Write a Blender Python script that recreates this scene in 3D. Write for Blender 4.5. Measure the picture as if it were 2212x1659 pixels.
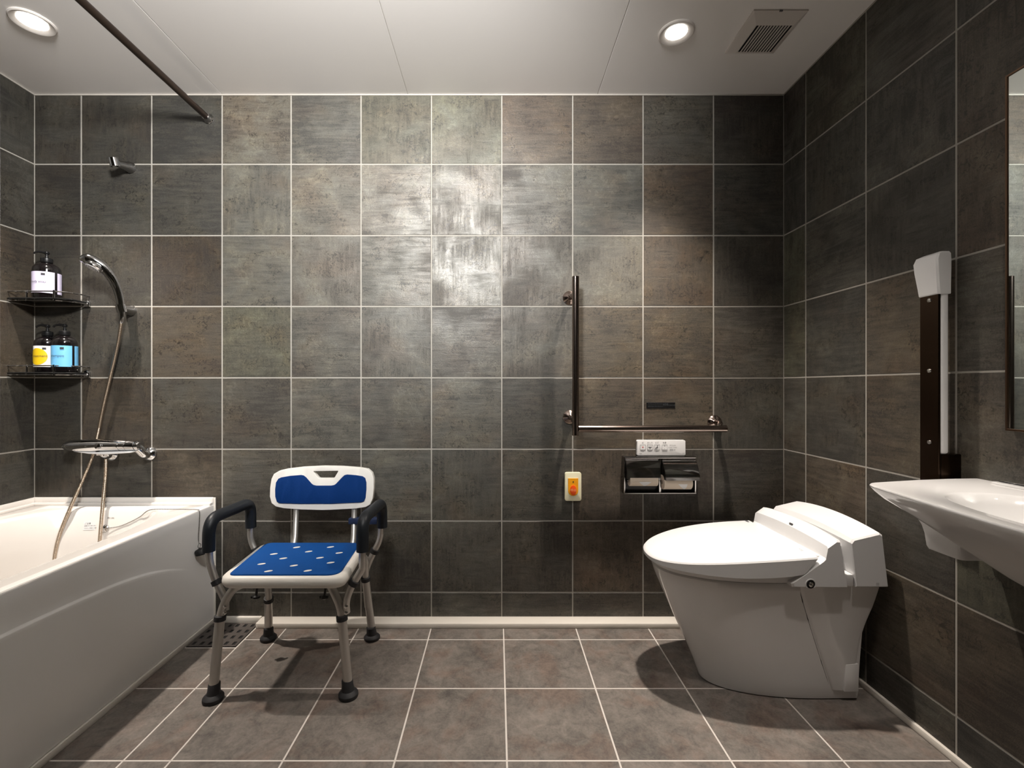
import bpy, bmesh, math, random
from mathutils import Vector, Matrix, Euler
random.seed(7)
PI = math.pi
for o in list(bpy.data.objects): bpy.data.objects.remove(o)
scn = bpy.context.scene
COL = scn.collection

# ------------------------------------------------------------------ camera, world, exposure
F = 1010.0; CX, CY = 1074.0, 835.0; H = 1.0
cam_d = bpy.data.cameras.new('camera'); cam = bpy.data.objects.new('camera', cam_d); COL.objects.link(cam)
cam.location = (0, 0, H); cam.rotation_euler = (PI/2, 0, 0)
cam_d.sensor_width = 36; cam_d.lens = F/2212*36
cam_d.shift_x = (1106-CX)/2212; cam_d.shift_y = (CY-829.5)/2212
cam_d.clip_start = 0.02
scn.camera = cam
w = bpy.data.worlds.new('world'); scn.world = w; w.use_nodes = True
w.node_tree.nodes['Background'].inputs[0].default_value = (0.9, 0.92, 1, 1)
w.node_tree.nodes['Background'].inputs[1].default_value = 0.0
scn.view_settings.view_transform = 'Standard'; scn.view_settings.look = 'None'
scn.view_settings.gamma = 1; scn.view_settings.use_curve_mapping = False
scn.view_settings.exposure = 0.0
SPOT_W = 190.0            # each recessed downlight
SPOT_A = 77              # beam angle
# the photographer's neutral lamp, high on the left of the camera, aimed at the upper back wall
kl_d = bpy.data.lights.new('key_lamp', 'SPOT'); kl_d.energy = 340; kl_d.color = (1, .985, .965); kl_d.spot_size = math.radians(108); kl_d.spot_blend = .8; kl_d.shadow_soft_size = .13
kl = bpy.data.objects.new('key_lamp', kl_d); COL.objects.link(kl); kl.location = (-.30, .28, 2.09)
kl.rotation_euler = (Vector((-.70, 1.99, 2.05))-kl.location).to_track_quat('-Z', 'Y').to_euler()

# ------------------------------------------------------------------ room numbers
D = 1.993; S = D/F
XL, XR, YF, ZC = -1.972, 1.2217, -0.95, 2.2454
def P(px, py, d): return Vector(((px-CX)*d/F, d, H-(py-CY)*d/F))
def onfloor(px, py, z=0.0):
    d = F*(H-z)/(py-CY); return P(px, py, d)

# ------------------------------------------------------------------ materials
MATS = {}
def hexc(r, g, b):
    f = lambda c: (c/255/12.92) if c/255 <= .04045 else ((c/255+.055)/1.055)**2.4
    return (f(r), f(g), f(b), 1)
def mat(name, col=(.8,.8,.8,1), rough=.5, metal=0, spec=.5, coat=0, noise=0, nscale=40, bump=0, bscale=200, emit=None, estr=0, trans=0, ior=1.45):
    m = bpy.data.materials.new(name); m.use_nodes = True; nt = m.node_tree; b = nt.nodes['Principled BSDF']
    b.inputs['Base Color'].default_value = col; b.inputs['Roughness'].default_value = rough
    b.inputs['Metallic'].default_value = metal; b.inputs['Specular IOR Level'].default_value = spec
    b.inputs['Coat Weight'].default_value = coat; b.inputs['IOR'].default_value = ior
    b.inputs['Transmission Weight'].default_value = trans
    if emit: b.inputs['Emission Color'].default_value = emit; b.inputs['Emission Strength'].default_value = estr
    tc = nt.nodes.new('ShaderNodeTexCoord')
    if noise:
        n = nt.nodes.new('ShaderNodeTexNoise'); n.inputs['Scale'].default_value = nscale; n.inputs['Detail'].default_value = 4
        nt.links.new(tc.outputs['Object'], n.inputs['Vector'])
        mx = nt.nodes.new('ShaderNodeMix'); mx.data_type = 'RGBA'
        mx.inputs[6].default_value = tuple(c*(1-noise) for c in col[:3])+(1,); mx.inputs[7].default_value = tuple(min(1, c*(1+noise)) for c in col[:3])+(1,)
        nt.links.new(n.outputs['Fac'], mx.inputs[0]); nt.links.new(mx.outputs[2], b.inputs['Base Color'])
    if bump:
        n2 = nt.nodes.new('ShaderNodeTexNoise'); n2.inputs['Scale'].default_value = bscale; n2.inputs['Detail'].default_value = 3
        nt.links.new(tc.outputs['Object'], n2.inputs['Vector'])
        bp = nt.nodes.new('ShaderNodeBump'); bp.inputs['Strength'].default_value = bump; bp.inputs['Distance'].default_value = .001
        nt.links.new(n2.outputs['Fac'], bp.inputs['Height']); nt.links.new(bp.outputs[0], b.inputs['Normal'])
    MATS[name] = m; return m

class NT:
    def __init__(s, name):
        s.m = bpy.data.materials.new(name); s.m.use_nodes = True; s.t = s.m.node_tree; s.b = s.t.nodes['Principled BSDF']; MATS[name] = s.m
    def n(s, typ, **k):
        x = s.t.nodes.new(typ)
        for a, v in k.items(): setattr(x, a, v)
        return x
    def l(s, a, b): s.t.links.new(a, b)
    def math(s, op, a, b=None, clamp=False):
        x = s.n('ShaderNodeMath', operation=op, use_clamp=clamp)
        for i, v in enumerate((a, b)):
            if v is None: continue
            if isinstance(v, (int, float)): x.inputs[i].default_value = v
            else: s.l(v, x.inputs[i])
        return x.outputs[0]
    def mix(s, f, a, b, blend='MIX'):
        x = s.n('ShaderNodeMix', data_type='RGBA', blend_type=blend)
        for i, v in ((0, f), (6, a), (7, b)):
            if isinstance(v, (int, float)): x.inputs[i].default_value = v
            elif isinstance(v, tuple): x.inputs[i].default_value = v
            else: s.l(v, x.inputs[i])
        return x.outputs[2]
    def noise(s, vec, scale, detail=4, rough=.55, dist=0):
        x = s.n('ShaderNodeTexNoise'); x.inputs['Scale'].default_value = scale; x.inputs['Detail'].default_value = detail
        x.inputs['Roughness'].default_value = rough; x.inputs['Distortion'].default_value = dist; s.l(vec, x.inputs['Vector']); return x.outputs['Fac']
    def vmul(s, vec, v):
        x = s.n('ShaderNodeVectorMath', operation='MULTIPLY'); s.l(vec, x.inputs[0]); x.inputs[1].default_value = v; return x.outputs[0]
    def ramp(s, f, a, b, lo=0., hi=1.):
        x = s.n('ShaderNodeMapRange', clamp=True); s.l(f, x.inputs[0])
        for i, v in enumerate((a, b, lo, hi)): x.inputs[i+1].default_value = v
        return x.outputs[0]

def tile_material():
    k = NT('wall_tile')
    oi = k.n('ShaderNodeObjectInfo'); tc = k.n('ShaderNodeTexCoord'); R = oi.outputs['Random']
    cv = k.n('ShaderNodeCombineXYZ')
    k.l(k.math('MULTIPLY', R, 37.), cv.inputs[0]); k.l(k.math('MULTIPLY', R, 91.), cv.inputs[1]); k.l(k.math('MULTIPLY', R, 153.), cv.inputs[2])
    ad = k.n('ShaderNodeVectorMath', operation='ADD'); k.l(tc.outputs['Object'], ad.inputs[0]); k.l(cv.outputs[0], ad.inputs[1]); V = ad.outputs[0]
    r2 = k.math('FRACT', k.math('MULTIPLY', R, 17.31)); r3 = k.math('FRACT', k.math('MULTIPLY', R, 43.7)); r4 = k.math('FRACT', k.math('MULTIPLY', R, 71.3))
    big = k.noise(V, 5.5, 3, .55, .5); big2 = k.noise(k.vmul(V, (1, 1, 1.6)), 8, 4, .6, .8)
    hs = k.noise(k.vmul(V, (5, 5, 42)), 1.5, 5, .65, .6); vs = k.noise(k.vmul(V, (48, 48, 6)), 1.5, 5, .65, .6)
    sel = k.ramp(r2, .52, .56); sel = k.math('MULTIPLY', sel, k.ramp(big2, .4, .52))
    stm = k.n('ShaderNodeMix', data_type='FLOAT'); k.l(sel, stm.inputs[0]); k.l(hs, stm.inputs[2]); k.l(vs, stm.inputs[3]); st = stm.outputs[0]
    fine = k.noise(V, 170, 3, .7); pits = k.noise(V, 70, 3, .7, 1.2)
    crust = k.noise(V, 34, 5, .75, 1.5)
    # value
    v = k.math('ADD', k.math('MULTIPLY', k.ramp(big, .3, .72), .42), k.math('MULTIPLY', k.ramp(st, .35, .68), .33))
    v = k.math('ADD', v, k.math('MULTIPLY', k.math('SUBTRACT', fine, .5), .50))
    v = k.math('ADD', v, k.math('MULTIPLY', k.math('SUBTRACT', r3, .5), .22))
    mask = k.ramp(big2, .50, .60)
    v = k.math('SUBTRACT', v, k.math('MULTIPLY', k.math('MULTIPLY', k.ramp(pits, .54, .6), mask), .6))
    mask2 = k.math('MULTIPLY', k.ramp(big, .52, .60), k.ramp(crust, .5, .58))
    v = k.math('ADD', v, k.math('MULTIPLY', mask2, .22), True)
    ln = k.noise(k.vmul(V, (9, 9, 150)), 1.3, 4, .7, .4); ln2 = k.noise(k.vmul(V, (150, 150, 12)), 1.3, 4, .7, .4)
    lnm = k.n('ShaderNodeMix', data_type='FLOAT'); k.l(sel, lnm.inputs[0]); k.l(ln, lnm.inputs[2]); k.l(ln2, lnm.inputs[3])
    v = k.math('SUBTRACT', v, k.math('MULTIPLY', k.ramp(lnm.outputs[0], .56, .66), .22))
    grit = k.noise(V, 330, 2, .6); v = k.math('ADD', v, k.math('MULTIPLY', k.math('MULTIPLY', k.math('SUBTRACT', grit, .5), 1.1), k.ramp(crust, .42, .6, .25, 1)), True)
    dark = k.mix(r4, hexc(49, 48, 44), hexc(52, 47, 41)); light = k.mix(k.ramp(big2, .35, .65), hexc(112, 110, 101), hexc(108, 102, 88))
    c = k.mix(v, dark, light)
    brown = k.noise(k.vmul(V, (1, 1, 1.4)), 4.2, 3, .5)
    c = k.mix(k.math('MULTIPLY', k.ramp(brown, .5, .66), .34), c, (.86, .62, .50, 1), 'MULTIPLY')
    c = k.mix(1.0, c, oi.outputs['Color'], 'MULTIPLY')
    k.l(c, k.b.inputs['Base Color'])
    rg = k.math('SUBTRACT', .60, k.math('MULTIPLY', k.ramp(k.math('ADD', k.math('MULTIPLY', big, .6), k.math('MULTIPLY', st, .4)), .42, .60), .24))
    k.l(k.math('ADD', rg, k.math('MULTIPLY', fine, .08)), k.b.inputs['Roughness'])
    k.b.inputs['Specular IOR Level'].default_value = .55
    bp = k.n('ShaderNodeBump'); bp.inputs['Strength'].default_value = .35; bp.inputs['Distance'].default_value = .0012
    k.l(k.math('ADD', v, k.math('MULTIPLY', fine, .5)), bp.inputs['Height']); k.l(bp.outputs[0], k.b.inputs['Normal'])
    return k.m
def floor_material():
    k = NT('floor_tile')
    oi = k.n('ShaderNodeObjectInfo'); tc = k.n('ShaderNodeTexCoord'); R = oi.outputs['Random']
    cv = k.n('ShaderNodeCombineXYZ')
    for i, f in enumerate((31., 77., 11.)): k.l(k.math('MULTIPLY', R, f), cv.inputs[i])
    ad = k.n('ShaderNodeVectorMath', operation='ADD'); k.l(tc.outputs['Object'], ad.inputs[0]); k.l(cv.outputs[0], ad.inputs[1]); V = ad.outputs[0]
    big = k.noise(V, 6, 4, .6, .6); mid = k.noise(V, 22, 5, .65, .8); fine = k.noise(V, 150, 4, .7); gr = k.noise(k.vmul(V, (1, .35, 1)), 60, 3, .6)
    v = k.math('ADD', k.math('MULTIPLY', k.ramp(big, .3, .7), .4), k.math('MULTIPLY', k.ramp(mid, .32, .66), .42))
    v = k.math('ADD', v, k.math('MULTIPLY', k.math('SUBTRACT', fine, .45), .8))
    v = k.math('ADD', v, k.math('MULTIPLY', k.math('SUBTRACT', gr, .5), .25), True)
    c = k.mix(v, hexc(76, 72, 68), hexc(138, 130, 122))
    red = k.noise(V, 7.5, 4, .6, .5)
    c = k.mix(k.math('MULTIPLY', k.ramp(red, .48, .62), .7), c, (.90, .74, .68, 1), 'MULTIPLY')
    k.l(c, k.b.inputs['Base Color']); k.l(k.ramp(mid, .3, .7, .62, .5), k.b.inputs['Roughness'])
    k.b.inputs['Specular IOR Level'].default_value = .4
    bp = k.n('ShaderNodeBump'); bp.inputs['Strength'].default_value = .3; bp.inputs['Distance'].default_value = .001
    k.l(fine, bp.inputs['Height']); k.l(bp.outputs[0], k.b.inputs['Normal'])
    return k.m
TILE = tile_material(); FLOORT = floor_material()
GROUT = mat('grout', hexc(150, 146, 138), .8, noise=.08, nscale=60)
FGROUT = mat('floor_grout', hexc(205, 199, 192), .8, noise=.08, nscale=60)
CTRIM = mat('ceiling_trim', hexc(165, 160, 152), .5, noise=.03, nscale=12)
CEIL = mat('ceiling_panel_white', hexc(238, 235, 232), .42, spec=.35, noise=.015, nscale=3)
TRIM = mat('trim_white', hexc(222, 216, 206), .4, noise=.03, nscale=12)
ACRYL = mat('tub_acrylic', hexc(226, 222, 217), .16, coat=.3, noise=.01, nscale=5)
PANELM = mat('tub_panel', hexc(236, 233, 229), .24, noise=.015, nscale=4)
CERAM = mat('ceramic_white', hexc(228, 227, 226), .12, coat=.4, noise=.008, nscale=6)
PLAST = mat('white_plastic', hexc(222, 222, 222), .3, noise=.01, nscale=8)
SEATW = mat('seat_plastic', hexc(236, 232, 224), .38, noise=.02, nscale=10, bump=.05)
BLUEB = mat('dark_blue_foam', hexc(0, 46, 104), .75, spec=.2, noise=.1, nscale=260, bump=.5, bscale=500)
BLUE = mat('blue_foam', hexc(0, 70, 140), .75, spec=.25, noise=.12, nscale=260, bump=.5, bscale=500)
DRUBBER = mat('dark_rubber', hexc(38, 38, 40), .6, noise=.1, nscale=80, bump=.1)
MRUBBER = mat('grey_rubber', hexc(78, 78, 80), .65, noise=.08, nscale=80)
FOAM = mat('arm_foam', hexc(27, 31, 36), .42, spec=.4, noise=.1, nscale=120, bump=.15, bscale=300)
ALU = mat('anodised_aluminium', hexc(205, 202, 197), .42, metal=.9, noise=.03, nscale=20)
CHROME = mat('chrome', (.55, .55, .55, 1), .06, metal=1, noise=.02)
DCHROME = mat('dark_chrome', (.42, .41, .40, 1), .12, metal=1, noise=.03)
BRONZE = mat('bronze_steel', hexc(150, 136, 128), .16, metal=1, noise=.03)
BRPLATE = mat('bronze_plate', hexc(70, 56, 46), .24, metal=1, noise=.06, nscale=15)
BLACKP = mat('black_plastic', hexc(16, 16, 17), .35, noise=.1)
BLACKM = mat('black_matte', hexc(12, 12, 13), .7, noise=.1)
BOTTLE = mat('bottle_dark', hexc(13, 10, 11), .10, coat=.5, noise=.05)
SMOKE = mat('smoked_glass', hexc(40, 40, 40), .05, trans=.55, noise=.02)
PAPER = mat('tissue_paper', hexc(226, 212, 196), .9, spec=.1, noise=.03, nscale=90, bump=.3)
CREAM = mat('cream_plastic', hexc(222, 216, 184), .4, noise=.02)
ORANGE = mat('orange_plastic', hexc(240, 160, 20), .4, noise=.03)
RED = mat('red_button', hexc(236, 84, 24), .35, noise=.03)
WHITEP = mat('white_print', hexc(235, 235, 235), .6, noise=.01)
INK = mat('dark_print', hexc(40, 40, 44), .7, noise=.02)
REDINK = mat('red_print', hexc(190, 40, 40), .7, noise=.02)
LILAC = mat('lilac_label', hexc(196, 190, 214), .5, noise=.02)
YELLOW = mat('yellow_print', hexc(206, 172, 18), .5, noise=.03)
SKYB = mat('sky_blue_label', hexc(104, 172, 216), .5, noise=.02)
NAVY = mat('navy_strap', hexc(22, 36, 66), .6, noise=.05)
MIRROR = mat('mirror_glass', (.80, .86, .83, 1), .01, metal=1, noise=.005)
LAMPW = mat('lamp_glow', (1, 1, 1, 1), .5, emit=(1, .95, .88, 1), estr=18)
DOMEM = mat('dome_glow', (1, 1, 1, 1), .5, emit=(1, .975, .94, 1), estr=1)
DRAINM = mat('drain_steel', hexc(92, 86, 82), .5, metal=.4, noise=.1)
STEEL = mat('screw_steel', (.75, .74, .72, 1), .25, metal=1, noise=.02)
def hose_material():
    k = NT('hose_metal'); k.b.inputs['Metallic'].default_value = 1; k.b.inputs['Roughness'].default_value = .25
    k.b.inputs['Base Color'].default_value = hexc(196, 180, 162)
    return k.m
HOSE = hose_material()
def brushed():
    k = NT('lamp_ring'); k.b.inputs['Base Color'].default_value = hexc(206, 200, 194); k.b.inputs['Roughness'].default_value = .4
    tc = k.n('ShaderNodeTexCoord'); n = k.noise(tc.outputs['Object'], 30); k.l(k.ramp(n, 0, 1, .35, .45), k.b.inputs['Roughness']); return k.m
RING = brushed()

# ------------------------------------------------------------------ object helpers
ORG = {}
def link(name, data, loc, parent):
    o = bpy.data.objects.new(name, data); COL.objects.link(o)
    loc = Vector(loc)
    if parent is not None:
        o.parent = parent; o.location = loc-ORG[parent.name]
    else: o.location = loc
    ORG[o.name] = loc; return o
def thing(name, label, cat, loc, group=None):
    o = link(name, None, loc, None); o.empty_display_size = .05
    o['label'] = label; o['category'] = cat
    if group: o['group'] = group
    return o
def tag(o, label, cat, group=None):
    o['label'] = label; o['category'] = cat
    if group: o['group'] = group
    return o
def obj(name, bm, m, parent=None, loc=None, smooth=True, angle=35, recalc=True):
    """bm holds world coordinates; the origin is put at loc (or at the parent's origin)."""
    if loc is None: loc = ORG[parent.name] if parent is not None else Vector((0, 0, 0))
    loc = Vector(loc)
    if recalc: bmesh.ops.recalc_face_normals(bm, faces=bm.faces)
    bmesh.ops.translate(bm, verts=bm.verts, vec=-loc)
    me = bpy.data.meshes.new(name); bm.to_mesh(me); bm.free()
    if smooth:
        for p in me.polygons: p.use_smooth = True
        me.set_sharp_from_angle(angle=math.radians(angle))
    me.materials.append(m)
    return link(name, me, loc, parent)
def struct(o): o['kind'] = 'structure'; return o
def box(bm, x0, x1, y0, y1, z0, z1, bev=0, seg=2):
    t = bmesh.new()
    vs = [t.verts.new((x, y, z)) for x in (x0, x1) for y in (y0, y1) for z in (z0, z1)]
    for q in ((0,1,3,2),(4,6,7,5),(0,4,5,1),(2,3,7,6),(0,2,6,4),(1,5,7,3)): t.faces.new([vs[i] for i in q])
    if bev: bmesh.ops.bevel(t, geom=t.edges[:], offset=bev, segments=seg, affect='EDGES', profile=.5)
    merge(bm, t); return bm
def merge(bm, t, mtx=None):
    if mtx is not None: bmesh.ops.transform(t, matrix=mtx, verts=t.verts)
    me = bpy.data.meshes.new('tmp'); t.to_mesh(me); t.free(); bm.from_mesh(me); bpy.data.meshes.remove(me)
def B(): return bmesh.new()
def loft(bm, rings, closed=True, cap0=True, cap1=True):
    vr = [[bm.verts.new(p) for p in r] for r in rings]; n = len(rings[0])
    for a, b in zip(vr, vr[1:]):
        for i in range(n if closed else n-1):
            j = (i+1) % n; bm.faces.new((a[i], a[j], b[j], b[i]))
    if cap0: bm.faces.new(vr[0][::-1])
    if cap1: bm.faces.new(vr[-1])
    return bm
def smooth_path(pts, sub=8):
    pts = [Vector(p) for p in pts]; out = []
    for i in range(len(pts)-1):
        p0 = pts[max(i-1, 0)]; p1 = pts[i]; p2 = pts[i+1]; p3 = pts[min(i+2, len(pts)-1)]
        for k in range(sub):
            t = k/sub
            out.append(.5*((2*p1)+(-p0+p2)*t+(2*p0-5*p1+4*p2-p3)*t*t+(-p0+3*p1-3*p2+p3)*t**3))
    out.append(pts[-1]); return out
def round_path(pts, r, n=8):
    """polyline with circular-like fillets at its inner corners"""
    pts = [Vector(p) for p in pts]; out = [pts[0]]
    for i in range(1, len(pts)-1):
        a, b, c = pts[i-1], pts[i], pts[i+1]
        rr = min(r, (a-b).length*.49, (c-b).length*.49)
        s = b+(a-b).normalized()*rr; e = b+(c-b).normalized()*rr
        for k in range(n+1):
            t = k/n; out.append((1-t)**2*s+2*t*(1-t)*b+t*t*e)
    out.append(pts[-1]); return out
def tube(bm, pts, rad, n=16, caps=True, oval=None):
    pts = [Vector(p) for p in pts]; m = len(pts)
    if isinstance(rad, (int, float)): rads = [rad]*m
    elif len(rad) == m: rads = rad
    else:
        rads = []
        for i in range(m):
            f = i/(m-1)*(len(rad)-1); k = min(int(f), len(rad)-2); rads.append(rad[k]+(rad[k+1]-rad[k])*(f-k))
    tan = [(pts[min(i+1, m-1)]-pts[max(i-1, 0)]).normalized() for i in range(m)]
    up = Vector((0, 0, 1)) if abs(tan[0].z) < .9 else Vector((0, 1, 0))
    nrm = (up-tan[0]*up.dot(tan[0])).normalized(); rings = []
    for i in range(m):
        nrm = (nrm-tan[i]*nrm.dot(tan[i])).normalized(); bi = tan[i].cross(nrm)
        a, b2 = (rads[i], rads[i]) if oval is None else (rads[i]*oval[0], rads[i]*oval[1])
        rings.append([pts[i]+nrm*math.cos(2*PI*k/n)*a+bi*math.sin(2*PI*k/n)*b2 for k in range(n)])
    return loft(bm, rings, True, caps, caps)
def lathe(bm, prof, origin=(0, 0, 0), axis=(0, 0, 1), n=32, cap=True):
    ax = Vector(axis).normalized(); q = Vector((0, 0, 1)).rotation_difference(ax); o = Vector(origin)
    rings = [[o+q @ Vector((max(r, 1e-5)*math.cos(2*PI*k/n), max(r, 1e-5)*math.sin(2*PI*k/n), z)) for k in range(n)] for r, z in prof]
    return loft(bm, rings, True, cap, cap)
def prism(bm, poly, a, b, axis='y', bev=0, seg=2):
    """poly: 2D points; extruded from a to b along axis. y: (x,z) points; z: (x,y); x: (y,z)"""
    f = {'y': lambda p, t: (p[0], t, p[1]), 'z': lambda p, t: (p[0], p[1], t), 'x': lambda p, t: (t, p[0], p[1])}[axis]
    t = bmesh.new(); loft(t, [[f(p, a) for p in poly], [f(p, b) for p in poly]])
    bmesh.ops.recalc_face_normals(t, faces=t.faces)
    if bev: bmesh.ops.bevel(t, geom=t.edges[:], offset=bev, segments=seg, affect='EDGES', profile=.5, clamp_overlap=True)
    merge(bm, t); return bm
def rrect(x0, x1, y0, y1, r, n=6):
    out = []
    for cx, cy, a0 in ((x1-r, y1-r, 0), (x0+r, y1-r, 90), (x0+r, y0+r, 180), (x1-r, y0+r, 270)):
        for k in range(n+1):
            a = math.radians(a0+90*k/n); out.append((cx+r*math.cos(a), cy+r*math.sin(a)))
    return out
def text_mesh(s, size, align='CENTER'):
    cu = bpy.data.curves.new('txt', 'FONT'); cu.body = s; cu.size = size; cu.align_x = align; cu.align_y = 'CENTER'
    cu.resolution_u = 3; cu.extrude = 0
    o = bpy.data.objects.new('txt', cu); COL.objects.link(o)
    dg = bpy.context.evaluated_depsgraph_get(); me = bpy.data.meshes.new_from_object(o.evaluated_get(dg))
    bpy.data.objects.remove(o); t = bmesh.new(); t.from_mesh(me); bpy.data.meshes.remove(me); bpy.data.curves.remove(cu)
    return t
def text_wall(bm, s, size, x, y, z, align='CENTER'):
    """flat lettering facing -y"""
    t = text_mesh(s, size, align); merge(bm, t, Matrix.Translation((x, y, z)) @ Matrix.Rotation(PI/2, 4, 'X')); return bm

# ------------------------------------------------------------------ setting: walls, floor, ceiling
ROWP = [355, 509, 662, 816, 970, 1125, 1279]
ZR = [ZC]+[1-(p-835)*S for p in ROWP]+[0.02]
COLP = [176, 328, 480, 629, 780, 932, 1084, 1237, 1389, 1541]
XCj = [XL]+[(p-CX)*S for p in COLP]+[XR]
YJ = [D, 1.850, 1.548, 1.244, .941, .638, .335, .032, -.271]
G = .0026   # half a joint
def tile_mesh(w, h, name='tile', t=.009):
    bm = B(); box(bm, -w/2, w/2, -t, 0, -h/2, h/2, bev=.0012, seg=1)
    me = bpy.data.meshes.new(name); bmesh.ops.recalc_face_normals(bm, faces=bm.faces); bm.to_mesh(me); bm.free(); return me
TM = {}
def tile(parent, cx, cy, cz, w, h, rot, m, tint, t=.009):
    key = (round(w, 3), round(h, 3), m.name)
    if key not in TM:
        TM[key] = tile_mesh(w, h, 'tile', t); TM[key].materials.append(m)
    o = link('tile', TM[key], (cx, cy, cz), parent); o.rotation_euler = rot; o.color = (*tint, 1); return o
TT = .006  # tile thickness standing proud of the joints' bed by about 1 mm after the grout
def wall_box(name, x0, x1, y0, y1, z0, z1, m):
    bm = B(); box(bm, x0, x1, y0, y1, z0, z1); return struct(obj(name, bm, m, smooth=False))
T = .0085
wb = wall_box('wall_back', XL-.1, XR+.1, D-.0003, D+.12, -.05, ZC+.05, GROUT)
# back wall tile tints, ceiling down; left and lower tiles also darkened for weak light
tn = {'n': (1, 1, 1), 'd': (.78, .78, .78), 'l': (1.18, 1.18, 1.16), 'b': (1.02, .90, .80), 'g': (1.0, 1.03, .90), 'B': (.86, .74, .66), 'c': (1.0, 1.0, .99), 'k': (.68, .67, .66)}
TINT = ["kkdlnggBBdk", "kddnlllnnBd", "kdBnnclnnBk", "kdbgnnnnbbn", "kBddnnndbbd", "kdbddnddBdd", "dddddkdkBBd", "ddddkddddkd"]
for r in range(8):
    for c in range(11):
        x0, x1 = XCj[c], XCj[c+1]; z1, z0 = ZR[r], ZR[r+1]
        g0 = 0 if False else G
        if r == 7: z0 = .006
        t = tn[TINT[r][c]]; v = random.uniform(.93, 1.07)*(.64 if c < 3 else .95)  # left columns toned down in colour for dimmer light on that side
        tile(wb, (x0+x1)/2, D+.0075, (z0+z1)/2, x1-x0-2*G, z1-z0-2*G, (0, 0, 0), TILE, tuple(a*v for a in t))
wr = wall_box('wall_right', XR-.0003, XR+.12, YF-.1, D+.1, -.05, ZC+.05, GROUT)
wl = wall_box('wall_left', XL-.12, XL+.0003, YF-.1, D+.1, -.05, ZC+.05, GROUT)
for side, X, rz in ((wr, XR, -PI/2), (wl, XL, PI/2)):
    for r in range(8):
        for c in range(len(YJ)-1):
            y1, y0 = YJ[c], YJ[c+1]; z1, z0 = ZR[r], ZR[r+1]
            if r == 7: z0 = .006
            if side is wl and z1 < .53: continue
            t = tn[random.choice('nndddbgk')]; v = random.uniform(.85, 1.0)*(.62 if side is wl else .9)  # left wall tiles get a darker colour that stands for dimmer light
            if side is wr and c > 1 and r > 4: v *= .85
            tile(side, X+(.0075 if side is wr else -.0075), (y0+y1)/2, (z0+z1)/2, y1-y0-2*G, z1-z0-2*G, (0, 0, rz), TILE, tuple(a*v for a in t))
wall_box('wall_front', XL-.1, XR+.1, YF-.12, YF, -.05, ZC+.05, TILE)
fl = wall_box('floor', XL-.1, XR+.1, YF-.1, D+.1, -.15, -.0005, FGROUT)
XJ = [-1.203, -1.0, -.8725, -.573, -.2735, .026, .3255, .625, .9245, XR]
YFJ = [D-.06, 1.848, 1.549, 1.25, .951, .652, .353, .054, -.245, -.544, -.843]
for i in range(len(XJ)-1):
    for j in range(len(YFJ)-1):
        x0, x1, y1, y0 = XJ[i], XJ[i+1], YFJ[j], YFJ[j+1]
        if j == 0: y1 = D
        v = random.uniform(.93, 1.06); rd = random.uniform(-.03, .03)
        gh = .0018
        if i == 0 and j == 0: continue
        if i == 0 and j == 1: y1 = 1.79
        tile(fl, (x0+x1)/2, (y0+y1)/2, 0, x1-x0-2*gh, y1-y0-2*gh, (PI/2, 0, 0), FLOORT, (v+rd, v, v-rd), .006)
ce = wall_box('ceiling', XL-.1, XR+.1, YF-.1, D+.1, ZC+.004, ZC+.15, TRIM)
for a, b in ((XL, -1.172), (-1.172, -.381), (-.381, .428), (.428, XR)):
    bm = B(); box(bm, a+.0008, b-.0008, YF, D-.002, ZC, ZC+.006, bev=.001, seg=1)
    obj('ceiling_panel', bm, CEIL, ce, smooth=False)
# slim white moulding where walls meet the ceiling
for nm, q in (('trim_1', (XL+.0, XR, D-.004, D, ZC-.006, ZC)), ('trim_2', (XR-.004, XR, YF, D-.005, ZC-.005, ZC)), ('trim_3', (XL, XL+.004, YF, D-.005, ZC-.006, ZC))):
    bm = B(); box(bm, *q, bev=.001, seg=1); struct(obj(nm, bm, CTRIM, smooth=False))
# skirting: a low white kerb; along the back wall it is 6 cm deep right of the drain
bm = B()
prism(bm, [(-1.0, D), (-1.0, 1.934), (-.99, 1.930), (XR-.012, 1.930), (XR-.012, D)], .0, .021, 'z', bev=.003)
struct(obj('baseboard_back', bm, TRIM))
bm = B(); box(bm, -1.203, -1.0005, D-.016, D, 0, .024, bev=.003); struct(obj('baseboard_corner', bm, TRIM))
bm = B(); box(bm, XR-.011, XR, YF, D, 0, .021, bev=.003); struct(obj('baseboard_right', bm, TRIM))
bm = B(); box(bm, -1.2035, -1.1945, .45, D-.017, 0, .021, bev=.003); struct(obj('baseboard_left', bm, TRIM))

# ------------------------------------------------------------------ bathtub
TX0, TX1, TY0, TY1 = XL, -1.203, .46, D
tub = thing('bathtub', 'white bathtub with a curved front panel along the left wall', 'bathtub', ((TX0+TX1)/2, (TY0+TY1)/2, 0))
N = 120
def rect_ring(x0, x1, y0, y1, z, cx, cy):
    out = []
    for k in range(N):
        a = 2*PI*k/N; dx, dy = math.cos(a), math.sin(a)
        tx = ((x1-cx)/dx if dx > 0 else (x0-cx)/dx) if abs(dx) > 1e-9 else 1e9
        ty = ((y1-cy)/dy if dy > 0 else (y0-cy)/dy) if abs(dy) > 1e-9 else 1e9
        t = min(tx, ty); out.append((cx+dx*t, cy+dy*t, z))
    return out
def sup_ring(hx, hy, e, z, cx, cy, ref=None):
    out = []
    for k in range(N):
        a = 2*PI*k/N; c, s = math.cos(a), math.sin(a)
        t = (abs(c/hx)**e+abs(s/hy)**e)**(-1/e); out.append((cx+c*t, cy+s*t, z))
    return out
cx, cy = -1.585, 1.225
hx, hy = .296, .712
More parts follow.
